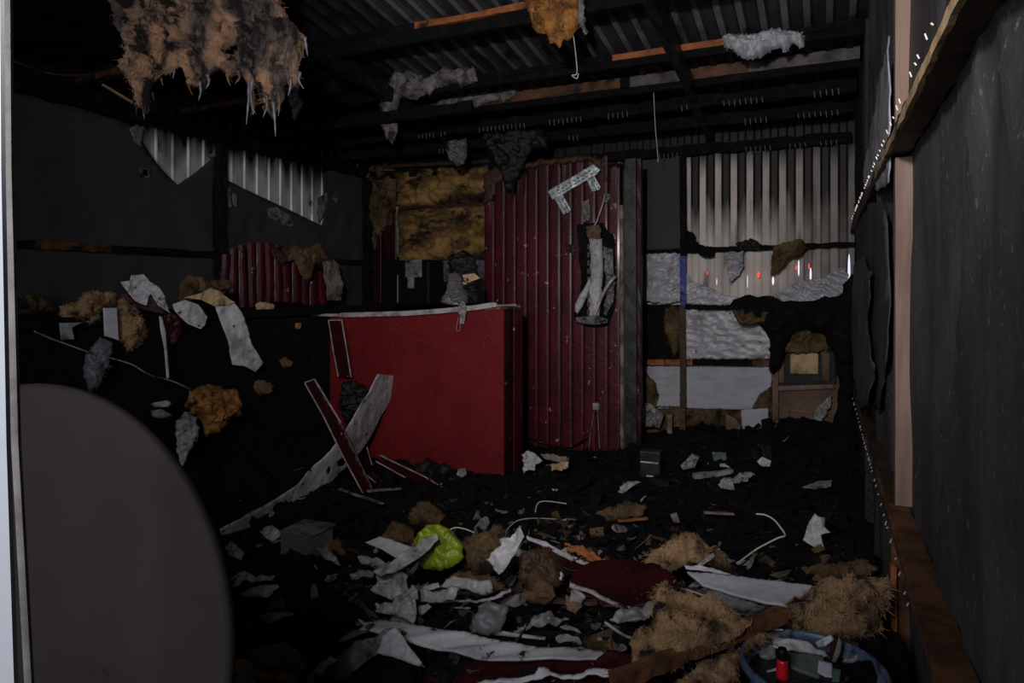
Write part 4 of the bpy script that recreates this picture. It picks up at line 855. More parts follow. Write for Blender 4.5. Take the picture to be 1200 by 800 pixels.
# emissive slivers set on the sheets, standing in for outside light through gaps
for k, (x, y, h_, m_, w_) in enumerate(((889, 322, 8, 'glow_red', 4.5), (829, 320, 5, 'glow_red', 1.6), (906, 329, 11, 'glow_white', 3.4), (936, 314, 20, 'glow_white', 2.6), (950, 322, 18, 'glow_white', 3.0), (933, 314, 6, 'glow_red', 2.6), (995, 318, 42, 'glow_white', 3.6), (876, 330, 16, 'glow_white', 1.2), (840, 330, 8, 'glow_white', 1.2), (948, 312, 8, 'glow_red', 2.0))):
    c = on_y(x, y, 5.93); sx_ = w_ / 2 * 0.0050; sz_ = h_ / 2 * 0.0066
    V = []; n_ = 12
    for yy in (5.926, 5.934):
        for i in range(n_): t = 2 * math.pi * i / n_; V.append((c.x + sx_ * math.cos(t) * (1 + 0.3 * nz(i, k, 0)), yy, c.z + sz_ * math.sin(t) * (1 + 0.3 * nz(i, k, 5))))
    F = [tuple(range(n_)), tuple(range(2 * n_ - 1, n_ - 1, -1))] + [(i, (i + 1) % n_, n_ + (i + 1) % n_, n_ + i) for i in range(n_)]
    obj('gap_glow', V, F, M[m_], wb, Vector((0, 0, 0)))
b = MB(); q = on_y(1015, 325, 5.6)
# charred masses
def lump(pts, Y, m, lab, puff=0.12, rough=0.03, amp=0.08, fuzz=120, seed=0.0, rd=0.12, place=None, cat='burnt mass', nm='charred_mass', cell=None, group=None):
    return outline(nm, pts, place or plY(Y), M[m], puff=puff, rough=rough, amp=amp, freq=8, fuzz=fuzz, seed=seed, roundness=rd, label=lab, cat=cat, cell=cell, group=group)
lump([(858, 352), (880, 346), (908, 347), (915, 354), (950, 352), (985, 346), (998, 320), (1004, 330), (1002, 400), (1002, 540), (978, 540), (975, 500), (980, 470), (984, 440), (972, 405), (965, 392), (940, 384), (928, 390), (920, 405), (915, 425), (905, 440), (900, 432), (904, 404), (896, 384), (880, 378), (868, 380), (860, 372)],
     5.70, 'char', 'huge black charred mass arching over the brown hardboard opening', 0.13, 0.025, 0.14, 300, 1.1, 0.14)
lump([(905, 288), (928, 282), (940, 280), (945, 290), (938, 300), (925, 302), (912, 318), (903, 324), (904, 305)], 5.8, 'woolburnt', 'dark brown rag of burnt wool hanging from the upper rail on ribbed metal', 0.04, 0.012, 0.05, 80, 2.1, 0.05)
lump([(862, 285), (880, 279), (893, 286), (890, 292), (866, 293)], 5.83, 'charwet', 'small black lump on the upper rail above the hanging silver strip', 0.04, 0.01, 0.03, 30, 3.1, 0.05)
lump([(803, 270), (812, 272), (818, 286), (838, 290), (836, 300), (826, 302), (815, 294), (803, 292)], 5.83, 'char', 'black burnt tatter on the upper rail above the blue upright', 0.03, 0.01, 0.03, 30, 4.1, 0.04)
lump([(858, 364), (872, 362), (900, 365), (896, 376), (880, 380), (868, 380)], 5.62, 'woolburnt', 'brown scorched knob at the tip of the mid rail', 0.05, 0.012, 0.04, 40, 5.1, 0.05)
lump([(915, 385), (925, 382), (935, 388), (950, 386), (970, 390), (972, 412), (925, 414), (918, 400)], 5.8, 'woolburnt', 'reddish brown peeling lining above the small hatch', 0.03, 0.015, 0.06, 50, 6.1, 0.05)
# brown hardboard opening
hb = T('hardboard_panel', 'brown hardboard panel with small tan hatch between pale post and charred mass', 'board', on_y(945, 535, 5.88))
outline('board', [(905, 452), (985, 450), (992, 538), (905, 538)], plY(5.88), M['hardboard'], 0.012, amp=0.01, parent=hb)
outline('upper_board', [(908, 408), (980, 404), (980, 452), (908, 454)], plY(5.90), M['charwet'], 0.012, parent=hb)
outline('tan_hatch', [(926, 414), (959, 413), (959, 438), (926, 438)], plY(5.86), M['woodtan'], 0.01, parent=hb)
outline('frame_bar', [(909, 412), (918, 411), (919, 448), (910, 449)], plY(5.87), M['hardboard'], 0.01, parent=hb)
outline('frame_bar', [(962, 412), (972, 411), (972, 446), (964, 446)], plY(5.87), M['hardboard'], 0.01, parent=hb)
outline('foil_edge', [(915, 407), (930, 404), (950, 405), (972, 404), (972, 412), (935, 413), (915, 412)], plY(5.83), M['dirtywhite'], 0.004, amp=0.05, rid=True, rough=0.006, parent=hb)
outline('ledge', [(908, 452), (975, 450), (978, 455), (908, 458)], plY(5.84), M['woodpink'], 0.02, parent=hb, cell=0.015)
b = MB(); b.bar(on_y(928, 480, 5.85), on_y(952, 483, 5.85), 0.02, 0.014); b.make('stick', M['woodpink'], hb)
outline('film_scrap', [(948, 495), (955, 480), (965, 470), (975, 462), (972, 478), (962, 494), (950, 498)], plY(5.80), M['dirtywhite'], 0.004, amp=0.06, rid=True, rough=0.008, label='crinkled white film scrap stuck on the brown hardboard', cat='film')
b = MB(); b.bar(on_y(908.5, 410, 5.83), on_y(909, 523, 5.83), 0.045, 0.045, up=YA, n=16, jit=0.06); b.make('upright', M['hardboard'], wb)
# insulation behind the film, lower half
wf('insulation_batt', [(752, 478), (905, 476), (904, 540), (752, 540)], 5.93, 'woolburnt', 'low yellow-brown insulation batt filling the wall foot under grey film panes', cat='insulation', amp=0.03, rid=False, puff=0.05, roundness=0.1, group='framed insulation batts')
lump([(750, 438), (758, 438), (768, 448), (772, 464), (768, 478), (752, 478)], 5.86, 'woolburnt', 'rounded brown wool bulge beside the small grey film pane', 0.04, 0.008, 0.03, 30, 7.1, 0.05, cat='insulation', nm='insulation_tuft')
lump([(880, 480), (890, 462), (905, 452), (906, 482)], 5.86, 'woolburnt', 'brown wool corner bulging from under the smooth pale film pane', 0.04, 0.008, 0.03, 30, 8.1, 0.05, cat='insulation', nm='insulation_tuft')
lump([(779, 362), (790, 358), (797, 365), (797, 405), (790, 418), (784, 400), (778, 385)], 5.86, 'woolburnt', 'vertical brown wool shred beside the upright above the orange rail', 0.03, 0.01, 0.03, 60, 9.1, 0.04, cat='insulation', nm='insulation_tuft')
outline('dark_lining', [(752, 362), (798, 362), (798, 422), (752, 422)], plY(5.92), M['char'], 0.01, parent=wb)
for k, (pts, Y, m_, th, lab) in enumerate((([(850, 484), (862, 490), (868, 500), (871, 538), (852, 538)], 5.78, 'hardboard', 0.012, 'narrow mauve-brown panel leaning at the wall foot beside white board'),
        ([(868, 480), (900, 478), (903, 520), (886, 524), (876, 520), (870, 500)], 5.76, 'film_plain', 0.012, 'white speckled board leaning at the wall foot beside the pale post'),
        ([(782, 485), (788, 485), (787, 528), (782, 528)], 5.74, 'cream', 0.03, 'slim cream batten upright at the wall foot'),
        ([(750, 478), (757, 470), (768, 476), (780, 484), (774, 500), (762, 498), (752, 500)], 5.72, 'dirtywhite', 0.004, 'crumpled white sheet, upper of two beside the slim cream batten'),
        ([(748, 502), (756, 510), (770, 520), (784, 514), (784, 540), (768, 532), (750, 522)], 5.66, 'dirtywhite', 0.004, 'crumpled white sheet with burnt hole, lower of two at the doorway post'))):
    outline('leaning_panel' if k < 3 else 'crumpled_sheet', pts, plY(Y), M[m_], th, amp=0.0 if k < 3 else 0.10, rid=True, freq=5, rough=0.004, label=lab, cat='panel' if k < 3 else 'sheet')

# ================================================================== strips leaning against the bar
def strip(pts, Y, m, lab, edges=(), yaw=0.0, th=0.006, tip=0.0, **k):
    t = T('panel_strip', lab, 'strip', on_y(sum(p[0] for p in pts) / len(pts), max(p[1] for p in pts), Y), 'loose strips leaning at the bar')
    outline('face', pts, plYc(Y, yaw, tip), M[m], th, parent=t, **k)
    for a, c in edges:
        P, n = plYc(Y, yaw, tip)(pts); b = MB(); b.bar(hit(*a, P, n) + n * 0.004, hit(*c, P, n) + n * 0.004, 0.007, 0.007); b.make('white_edge', M['edge'], t)
    return t
strip([(385.5, 375), (401, 375), (406, 405), (412, 442), (397, 441), (391, 410)], 4.10, 'reddark', 'red strip with white edges standing upright at the bar end', [((385.5, 375), (391, 410)), ((391, 410), (397, 441)), ((401, 375), (406, 405)), ((406, 405), (412, 442)), ((386, 375), (401, 375))])
strip([(358, 448), (369, 444), (400, 495), (440, 578), (424, 580), (395, 520)], 3.52, 'reddark', 'long red strip with white edge slanting across the curved white plank', [((358, 449), (380, 488)), ((380, 488), (403, 535)), ((403, 535), (426, 578)), ((369, 444), (400, 495)), ((358, 448), (369, 444))])
pk = [(442, 438), (471, 441), (455, 475), (436, 512), (412, 545), (385, 570), (350, 590), (315, 606), (282, 628), (262, 632), (258, 620), (285, 604), (318, 588), (350, 568), (382, 536), (408, 500), (425, 470)]
def plank_place(pts):
    q0 = on_ground(262, 628, 0.02); q1 = on_y(456, 440, 4.14); q2 = on_y(405, 545, 3.70); n = (q1 - q0).cross(q2 - q0).normalized()
    return q0, (n if n.dot(FV) < 0 else -n)
outline('curved_plank', pk, plank_place, M['white'], 0.008, 0.014, curl=0.0, amp=0.02, freq=2,
        holes=([(318, 594), (330, 588), (344, 590), (335, 598), (322, 600)], [(396, 540), (406, 534), (408, 545), (398, 548)], [(304, 606), (316, 602), (320, 608), (308, 611)], [(384, 552), (387, 546), (389, 552), (386, 557)]),
        label='long curved white plank with burnt holes leaning on the red bar front', cat='plank')
strip([(424, 508), (429, 514), (437, 546), (431, 547), (421, 520)], 4.05, 'reddark', 'short red sliver with white edge behind the crossing strips', [((428, 514), (437, 547))])
strip([(430, 556), (436, 552), (472, 586), (468, 588), (446, 582)], 3.75, 'reddark', 'red strip end with white edge lying at the foot of the slanting one', [((430, 556), (470, 588))], th=0.01)
strip([(441, 540), (449, 534), (500, 556), (522, 572), (505, 570), (470, 560)], 3.85, 'reddark', 'dark red strip with white lower edge lying along the bar foot', [((441, 540), (490, 567)), ((446, 533), (500, 559)), ((500, 559), (522, 573))], th=0.01)
b = MB(); b.bar(on_ground(398, 573, 0.05), on_ground(448, 590, 0.05), 0.02, 0.01, n=6, jit=0.3); tag(b.make('thin_stick', M['dirtywhite']), 'thin greenish white stick on black rubble below the crossing strips', 'stick')
lump([(398, 470), (402, 448), (415, 445), (428, 452), (436, 470), (432, 482), (418, 490), (405, 495)], 3.98, 'charwet', 'black burnt lump stuck on the curved white plank', 0.06, 0.02, 0.06, 100, 11.1, 0.06)
lump([(480, 548), (500, 538), (520, 545), (535, 552), (545, 558), (560, 560), (590, 570), (580, 590), (480, 580)], 4.05, 'charwet', 'black rubble heap against the bar foot', 0.10, 0.03, 0.06, 60, 12.1, 0.1)
outline('white_scrap', [(536, 550), (545, 548), (547, 556), (540, 560), (535, 556)], plY(3.95), M['dirtywhite'], 0.006, amp=0.03, cell=0.007, label='small white scrap caught at the bar foot on black heap', cat='scrap')

# ================================================================== round tabletop on edge
dc = dpt(30, 735, 1.42); rad = 0.50; a1 = (RV * math.cos(-0.29) + FV * math.sin(-0.29)).normalized()
nrm = a1.cross(UP).normalized()
if nrm.dot(FV) > 0: nrm = -nrm
nrm = (nrm + UP * 0.06).normalized(); a2 = nrm.cross(a1).normalized()
Rm = Matrix((a1, a2, nrm)).transposed()
tb = T('round_tabletop', 'large dark brown round tabletop standing on edge beside the doorway', 'tabletop', dc - UP * rad)
b = MB(); th_ = 0.028
b.lathe(dc, [(0.0, 0.0), (rad - 0.004, 0.0), (rad, -0.004), (rad, -th_ + 0.004), (rad - 0.004, -th_), (0.0, -th_)], 128, rot=Rm); b.make('board', M['tabletop'], tb, True)
for pl in tb.children[0].data.polygons: pl.use_smooth = False
b = MB(); b.lathe(dc, [(rad + 0.0005, -0.003), (rad + 0.003, -0.006), (rad + 0.003, -th_ + 0.006), (rad + 0.0005, -th_ + 0.003)], 128, rot=Rm); b.make('edge_banding', M['tabletop'], tb, True)

# ================================================================== bucket
bc = CP + RV * (0.81 * 0.985) + FV * 1.81; bc.z = 0
bk_ = T('bucket', 'blue mottled bucket full of murky water and scraps beside the wooden wall', 'bucket', bc)
ZR = 0.30; zr0 = terrain(bc.x, bc.y) - 0.02; R_ = 0.180
b = MB(); b.lathe(Vector((bc.x, bc.y, 0)), [(0, zr0), (R_ * 0.78, zr0), (R_ * 0.80, zr0 + 0.01), (R_ * 0.985, ZR - 0.005), (R_ * 0.965, ZR - 0.005), (R_ * 0.78, zr0 + 0.02), (0, zr0 + 0.02)], 56); b.make('body', M['bucket'], bk_, True)
b = MB(); b.lathe(Vector((bc.x, bc.y, 0)), [(R_ * 0.945, ZR - 0.008), (R_ * 0.95, ZR + 0.004), (R_ * 0.98, ZR + 0.009), (R_ * 1.015, ZR + 0.006), (R_ * 1.03, ZR - 0.004), (R_ * 1.02, ZR - 0.014), (R_ * 0.985, ZR - 0.016)], 56); b.make('rim', M['bucket'], bk_, True)
b = MB(); b.lathe(Vector((bc.x, bc.y, 0)), [(0, ZR - 0.034), (R_ * 0.945, ZR - 0.034)], 48); o = b.make('water', M['water'], bk_)
def inb(x, y, dz): return on_z(x, y, ZR + dz)
def pz(dz, tilt=0.35): return lambda pts: (on_z(sum(p[0] for p in pts) / len(pts), sum(p[1] for p in pts) / len(pts), ZR + dz), (UP * math.cos(tilt) - FV * math.sin(tilt)).normalized())
def k6(*p): return [(860 + x / 6, 730 + y / 6) for x, y in p]
outline('white_carton', k6((288, 85), (400, 105), (500, 130), (560, 165), (650, 185), (665, 235), (600, 235), (480, 200), (360, 192), (278, 160)), pz(-0.005, 0.6), M['white'], 0.006, cell=0.005, amp=0.03, label='torn white carton lying across the bucket rim', cat='carton')
outline('red_box_flap', k6((690, 82), (728, 90), (730, 130), (690, 265), (655, 250), (685, 150)), pz(0.01, 0.9), M['reddark'], 0.008, cell=0.005, label='dark red narrow box flap standing in the bucket', cat='box')
outline('grey_box_side', k6((735, 95), (758, 130), (750, 200), (715, 280), (688, 268), (722, 160)), pz(0.006, 0.9), M['greywhite'], 0.008, cell=0.005, label='grey box side right behind the dark red flap in the bucket', cat='box')
outline('crumpled_foil', k6((565, 140), (640, 100), (668, 92), (680, 130), (640, 165), (590, 172)), pz(0.012, 0.9), M['film'], 0.006, cell=0.005, amp=0.04, rid=True, label='crumpled shiny foil touching the dark red flap in the bucket', cat='foil')
outline('grey_carton', k6((380, 205), (500, 215), (620, 240), (640, 300), (600, 385), (470, 345), (390, 315)), pz(-0.012, 0.4), M['green_dark'], 0.012, cell=0.006, amp=0.01, label='dull grey-green carton floating in the bucket middle', cat='carton')
outline('small_card', k6((595, 262), (690, 285), (690, 385), (640, 378), (588, 345)), pz(-0.005, 0.7), M['label'], 0.006, cell=0.006, label='small pale blue card leaning on the grey-green carton', cat='card')
outline('green_card', k6((700, 320), (755, 330), (740, 418), (690, 410)), pz(-0.012, 0.5), M['green_dark'], 0.006, cell=0.006, label='small dark green card at the near side of the bucket', cat='card')
outline('black_bag', k6((720, 300), (840, 290), (960, 270), (1030, 330), (1010, 410), (880, 420), (780, 420)), pz(-0.028, 0.2), M['black'], puff=0.02, cell=0.006, amp=0.03, rough=0.004, roundness=0.04, label='glossy black bag floating in the bucket', cat='bag')
outline('clear_wrap', k6((170, 200), (240, 175), (290, 195), (300, 240), (240, 260), (190, 240)), pz(-0.026, 0.3), M['bag'], puff=0.012, cell=0.005, amp=0.04, rid=True, roundness=0.03, label='clear plastic wrap afloat behind the red bottle', cat='wrap')
outline('clear_wrap', k6((760, 270), (820, 245), (900, 245), (930, 275), (860, 290)), pz(-0.026, 0.3), M['bag'], puff=0.012, cell=0.005, amp=0.04, rid=True, roundness=0.03, label='clear plastic wrap afloat behind the black bag', cat='wrap', seed=3)
outline('paper_sliver', k6((228, 335), (300, 315), (310, 330), (240, 345)), pz(-0.028, 0.2), M['white'], 0.003, cell=0.003, label='thin white paper sliver afloat beside the red bottle', cat='paper')
rb = inb(917, 795, -0.03); rb2 = T('red_bottle', 'small red bottle with black cap standing in the bucket', 'bottle', rb)
b = MB(); b.lathe(rb, [(0, 0), (0.0155, 0.0), (0.016, 0.01), (0.0145, 0.045), (0.0125, 0.052), (0, 0.053)], 20); b.make('body', M['redplastic'], rb2, True)
b = MB(); b.lathe(rb, [(0.0128, 0.052), (0.0135, 0.056), (0.0135, 0.074), (0.010, 0.081), (0, 0.083)], 20); b.make('cap', M['black'], rb2, True)

# ================================================================== heap of rubble on the floor
def g(nm, pts, m, lab, cat, tilt=22, th=0.005, **k):
    lift = k.pop('lift', 0.012); yaw = k.pop('yaw', 0.0)
    a = dict(amp=0.02, freq=6); a.update(k)
    return outline(nm, pts, ground(tilt, lift, yaw), M[m] if isinstance(m, str) else m, th, label=lab, cat=cat, **a)
def c5(*p): return [(400 + x / 3.75, 640 + y / 3.75) for x, y in p]
def c6(*p): return [(700 + x / 3.3333, 640 + y / 3.3333) for x, y in p]
lp = g('long_plank', c5((68, 315), (110, 335), (170, 320), (330, 352), (560, 395), (800, 440), (1000, 450), (1190, 462), (1190, 492), (900, 492), (640, 502), (500, 470), (280, 420), (150, 385), (82, 378), (100, 355)), 'white', 'long grey-white plank stretching across the front heap', 'plank', 16, 0.007, lift=0.07, amp=0.012, freq=3, fx=0.5, fy=6, cell=0.008)
g('dark_red_plank', c5((60, 590), (180, 572), (400, 562), (500, 560), (560, 530), (640, 508), (900, 490), (1200, 490), (1290, 500), (1300, 640), (60, 640)), 'reddark', 'dark red plank along the very front under the long white plank', 'plank', 16, 0.010, lift=0.03, amp=0.015)
g('white_strip', c5((545, 605), (700, 580), (850, 562), (870, 540), (905, 535), (915, 545), (1100, 548), (1290, 552), (1290, 572), (1180, 576), (920, 560), (880, 575), (700, 600), (560, 615)), 'white', 'narrow white strip lying on the dark red front plank', 'strip', 18, 0.006, lift=0.075, cell=0.006)
g('torn_triangle', c5((153, 465), (180, 400), (245, 362), (275, 400), (300, 440), (330, 480), (362, 525), (300, 512), (240, 490)), 'white', 'bright white torn triangle leaning on the long plank', 'scrap', 45, 0.006, lift=0.05, amp=0.03)
g('curled_strip', c5((-90, 580), (-40, 520), (20, 470), (80, 430), (150, 405), (215, 362), (240, 362), (190, 400), (155, 460), (90, 530), (35, 580), (-20, 590)), 'greywhite', 'curled olive-grey strip bending up to the torn triangle', 'strip', 40, 0.006, lift=0.02, amp=0.04)
g('splintered_sheet', c5((153, 255), (200, 270), (245, 268), (290, 215), (335, 190), (355, 215), (350, 250), (335, 300), (318, 342), (290, 325), (240, 322), (170, 310)), 'dirtywhite', 'splintered star-shaped grey sheet upright behind the long plank end', 'sheet', 45, 0.005, lift=0.06, amp=0.07, rid=True)
g('splintered_sheet', c5((172, 130), (230, 95), (262, 125), (312, 158), (300, 200), (260, 222), (200, 222), (150, 222), (175, 190)), 'dirtywhite', 'folded grey sheet under the pink-white strip, above the star-shaped one', 'sheet', 40, 0.005, lift=0.05, amp=0.07, rid=True, seed=2)
g('torn_board', c5((430, 172), (480, 135), (570, 150), (662, 160), (670, 205), (640, 210), (560, 190), (500, 178)), 'dirtywhite', 'grey torn board below the green plastic bag', 'board', 30, 0.008, lift=0.09, amp=0.03)
g('torn_board', c5((350, 205), (430, 200), (525, 190), (500, 245), (430, 245), (350, 250)), 'dirtywhite', 'grey torn board between the star-shaped sheet and the thin strip', 'board', 30, 0.008, lift=0.06, amp=0.03, seed=1)
g('torn_board', c5((355, 170), (430, 165), (440, 190), (380, 198), (352, 192)), 'white', 'little white folded board directly under the green plastic bag', 'board', 40, 0.008, lift=0.09, amp=0.03, seed=4, cell=0.008)
g('torn_board', c5((335, 265), (385, 255), (400, 272), (350, 300), (332, 292)), 'dirtywhite', 'small grey board piece next to the star-shaped sheet', 'board', 40, 0.006, lift=0.06, amp=0.03, seed=5, cell=0.008)
g('thin_strip', c5((430, 235), (560, 236), (650, 232), (700, 205), (742, 180), (745, 190), (700, 222), (650, 242), (560, 244), (430, 243)), 'dirtywhite', 'thin bent strip running below the torn boards', 'strip', 35, 0.004, lift=0.06, cell=0.004)
g('ribbed_scrap', [(573, 657), (582, 648), (590, 640), (586, 631), (598, 630), (606, 620), (612, 616), (615, 624), (618, 631), (610, 640), (604, 655), (596, 668), (589, 675), (582, 668)], 'white', 'bright white ribbed scrap standing upright at the heap centre', 'scrap', 60, 0.006, lift=0.12, amp=0.05, rid=True)
gb = g('plastic_bag', [(485, 634), (492, 624), (504, 617), (517, 616), (530, 622), (541, 638), (543, 652), (530, 664), (512, 668), (496, 666), (487, 655)], 'green', 'yellow-green plastic bag lying on top of the heap', 'bag', 50, 0.004, lift=0.13, puff=0.07, roundness=0.10, amp=0.05, rough=0.006)
g('peeled_strip', [(436, 668), (455, 662), (478, 646), (495, 632), (512, 625), (514, 631), (500, 645), (488, 656), (470, 668), (445, 674)], 'dirtywhite', 'brown and white peeled strip across the green plastic bag', 'strip', 40, 0.006, lift=0.14, amp=0.03)
g('broad_strip', [(428, 635), (446, 629), (466, 635), (484, 642), (487, 654), (470, 656), (450, 645)], 'film_plain', 'pale ribbed strip pointing at the green plastic bag', 'strip', 30, 0.006, lift=0.07, amp=0.01)
g('broad_strip', [(420, 655), (440, 652), (452, 660), (445, 672), (425, 664)], 'dirtywhite', 'short curled grey strip under the pale ribbed one', 'strip', 35, 0.006, lift=0.06, amp=0.05, seed=2)
g('broad_strip', [(409, 672), (425, 667), (440, 668), (436, 676), (424, 674), (412, 678)], 'greywhite', 'small wavy strip at the heap side next to dark floor', 'strip', 35, 0.006, lift=0.05, amp=0.05, seed=3, cell=0.007)
g('clear_sheet', c5((568, 380), (575, 320), (610, 260), (650, 240), (735, 255), (730, 300), (700, 370), (640, 385)), 'bag', 'crumpled clear plastic sheet at the heap centre', 'plastic sheet', 50, 0.004, lift=0.07, puff=0.012, roundness=0.08, amp=0.06, rid=True, rough=0.008)
cu = on_ground(671, 714, 0.10); ct = T('white_cup', 'small crushed white cup stuck upright in the heap', 'cup', cu)
b = MB(); b.lathe(cu, [(0, 0.002), (0.018, 0), (0.020, 0.008), (0.023, 0.05), (0.025, 0.053), (0.024, 0.056), (0.021, 0.05), (0.018, 0.010), (0, 0.008)], 20, rot=Matrix.Rotation(0.35, 3, 'Y') @ Matrix.Diagonal((1, 0.7, 1))); b.make('wall', M['dirtywhite'], ct, True)
g('crumpled_sheet', c5((905, 130), (950, 110), (990, 140), (985, 170), (940, 162), (912, 150)), 'white', 'crumpled white sheet above the crushed cup', 'sheet', 50, 0.004, lift=0.12, amp=0.08, rid=True)
g('crumpled_sheet', c5((1000, 240), (1060, 255), (1075, 290), (1040, 320), (1005, 300)), 'hardboard', 'crumpled brown sheet below the crushed cup', 'sheet', 45, 0.004, lift=0.08, amp=0.08, rid=True, seed=3)
g('crumpled_sheet', c5((820, 250), (850, 170), (900, 165), (945, 190), (960, 240), (930, 270), (860, 265)), 'woolburnt', 'crumpled dark brown sheet between clear plastic and crushed cup', 'sheet', 50, 0.004, lift=0.09, amp=0.08, rid=True, seed=5)
g('metal_strap', c5((768, 345), (830, 340), (850, 310), (930, 298), (945, 320), (985, 318), (1008, 335), (960, 338), (880, 352), (830, 355), (775, 358)), 'greywhite', 'wavy green-grey strap lying before the crushed cup', 'strap', 40, 0.006, lift=0.06, amp=0.07)
g('grey_tube', c5((640, 378), (700, 370), (800, 385), (900, 398), (895, 412), (790, 402), (700, 392), (645, 390)), 'dirtywhite', 'thin crushed grey tube below the clear plastic sheet', 'tube', 40, 0.004, lift=0.06, puff=0.008, roundness=0.012, cell=0.006)
g('red_sheet', [(664, 692), (672, 672), (695, 660), (730, 654), (765, 660), (790, 678), (796, 690), (768, 704), (735, 712), (700, 706)], 'reddark', 'large dark crimson sheet lying flat in the heap', 'sheet', 12, 0.008, lift=0.09, amp=0.012, rough=0.012)
g('narrow_batten', [(668, 681), (690, 691), (736, 709), (735, 713), (700, 699), (667, 685)], 'dirtywhite', 'white batten along the near edge of the crimson sheet', 'batten', 22, 0.010, lift=0.13, cell=0.006)
g('narrow_batten', [(617, 627), (640, 636), (672, 650), (699, 661), (697, 663), (668, 654), (636, 640), (617, 630)], 'white', 'white edged batten slanting beside the orange scorched scrap', 'batten', 30, 0.010, lift=0.12, cell=0.006)
g('red_scrap', [(636, 656), (650, 650), (672, 657), (690, 665), (668, 668), (650, 664)], 'reddark', 'dark crimson scrap under the slanting white edged batten', 'scrap', 24, 0.006, lift=0.09)
g('scorched_scrap', [(660, 634), (676, 640), (695, 646), (712, 656), (706, 662), (690, 656), (668, 646)], 'woodorange', 'rust-orange scorched scrap between batten and crimson sheet', 'scrap', 30, 0.02, lift=0.09, amp=0.04, rough=0.01)
g('speckled_board', c6((350, 100), (440, 108), (540, 115), (690, 135), (840, 155), (800, 195), (770, 245), (735, 240), (660, 228), (600, 210), (490, 180), (410, 152)), 'film_plain', 'broad white speckled board beside the brown beam', 'board', 14, 0.010, lift=0.12, amp=0.006)
g('grey_plank', c6((372, 170), (420, 160), (480, 180), (600, 215), (720, 245), (715, 275), (640, 290), (560, 262), (480, 225), (400, 195)), 'greywhite', 'translucent grey plank between speckled board and brown beam', 'plank', 16, 0.006, lift=0.10, amp=0.02)
cord('thin_cable', c6((340, 165), (420, 195), (510, 250), (600, 300), (680, 322), (725, 326)), ground(18, 0.14), 0.003, M['edge'], label='thin whitish cable over the wool beside the brown beam', cat='cable')
g('white_sliver', c6((340, 72), (400, 75), (470, 90), (530, 105), (525, 112), (440, 100), (345, 82)), 'white', 'white sliver along the far edge of the speckled board', 'sliver', 30, 0.006, lift=0.13, cell=0.005)
g('white_sliver', c6((375, 80), (420, 50), (478, 12), (482, 20), (445, 55), (392, 85)), 'greywhite', 'grey pointed sliver rising from the speckled board corner', 'sliver', 40, 0.006, lift=0.13, cell=0.006)
g('white_sliver', c6((352, 295), (362, 290), (405, 320), (400, 328)), 'white', 'tiny bright white sliver on the tan wool before the brown beam', 'sliver', 35, 0.006, lift=0.17, cell=0.004)
bb = pxline(c6((60, 530), (725, 262)), lambda p: (on_ground(790, 772, 0.12), (UP * 0.94 - FV * 0.34).normalized()))
b = MB(); b.bar(bb[0], bb[1], 0.042, 0.04, n=20, jit=0.25); tag(b.make('brown_beam', M['woodbrown']), 'reddish brown timber beam lying diagonally through the tan wool', 'beam')
def wool(pts, m, lab, tilt=30, puff=0.06, rough=0.014, amp=0.06, fuzz=300, seed=0.0, lift=0.03, rd=0.09, cell=None):
    return outline('insulation_heap', pts, ground(tilt, lift), M[m], puff=puff, rough=rough, amp=amp, freq=9, fuzz=fuzz, seed=seed, roundness=rd, label=lab, cat='insulation', group='insulation wool on the floor', cell=cell)
wool(c6((728, 250), (722, 300), (742, 345), (900, 360), (960, 345), (1060, 350), (1112, 290), (1132, 220), (1140, 170), (1130, 132), (1060, 122), (985, 128), (920, 118), (860, 150), (830, 175), (790, 200), (750, 205)), 'wool', 'large pillowy tan wool heap behind the bucket', 52, 0.09, 0.012, 0.07, 500, 21, 0.05, 0.12)
wool(c6((210, 172), (250, 160), (300, 172), (352, 200), (420, 215), (500, 240), (600, 300), (560, 350), (480, 380), (400, 420), (330, 450), (250, 470), (180, 500), (140, 480), (130, 400), (150, 350), (210, 300), (235, 250)), 'wool', 'broad tan wool heap with charred specks before the brown beam', 30, 0.05, 0.014, 0.08, 500, 22, 0.08, 0.08)
wool(c6((330, 540), (390, 470), (450, 440), (540, 425), (600, 355), (700, 345), (600, 385), (560, 440), (540, 560), (330, 600)), 'wool', 'tan wool heap between brown beam and bucket', 30, 0.04, 0.012, 0.06, 300, 23, 0.03, 0.08)
wool([(754, 658), (770, 645), (790, 632), (806, 626), (822, 632), (840, 645), (862, 668), (856, 674), (838, 664), (815, 660), (798, 664), (781, 670)], 'wool', 'tan wool heap above the white speckled board', 30, 0.04, 0.012, 0.06, 260, 24, 0.08, 0.07)
wool([(480, 612), (486, 598), (498, 590), (512, 594), (520, 604), (514, 614), (496, 618)], 'woolburnt', 'small brown wool heap farthest back before the red bar', 40, 0.05, 0.012, 0.05, 120, 25, 0.01, 0.06)
wool([(448, 634), (455, 620), (468, 614), (484, 620), (486, 636), (470, 642)], 'woolburnt', 'small brown wool heap behind the pale ribbed strip', 40, 0.05, 0.012, 0.05, 120, 26, 0.02, 0.06)
wool([(540, 660), (548, 632), (572, 622), (582, 616), (594, 626), (600, 648), (590, 670), (560, 674)], 'woolburnt', 'brown wool heap between green bag and upright white ribbed scrap', 40, 0.05, 0.012, 0.05, 160, 27, 0.08, 0.06)
wool([(612, 650), (640, 640), (660, 655), (655, 690), (630, 700), (610, 680)], 'woodburnt', 'mauve-brown wool heap right of the upright ribbed scrap'.replace('right of', 'just past'), 40, 0.04, 0.012, 0.06, 160, 28, 0.07, 0.06)
wool([(700, 600), (735, 588), (758, 594), (752, 604), (712, 610)], 'woolburnt', 'faint brown wool heap on black floor before the partition', 35, 0.03, 0.012, 0.04, 80, 29, 0.01, 0.05)
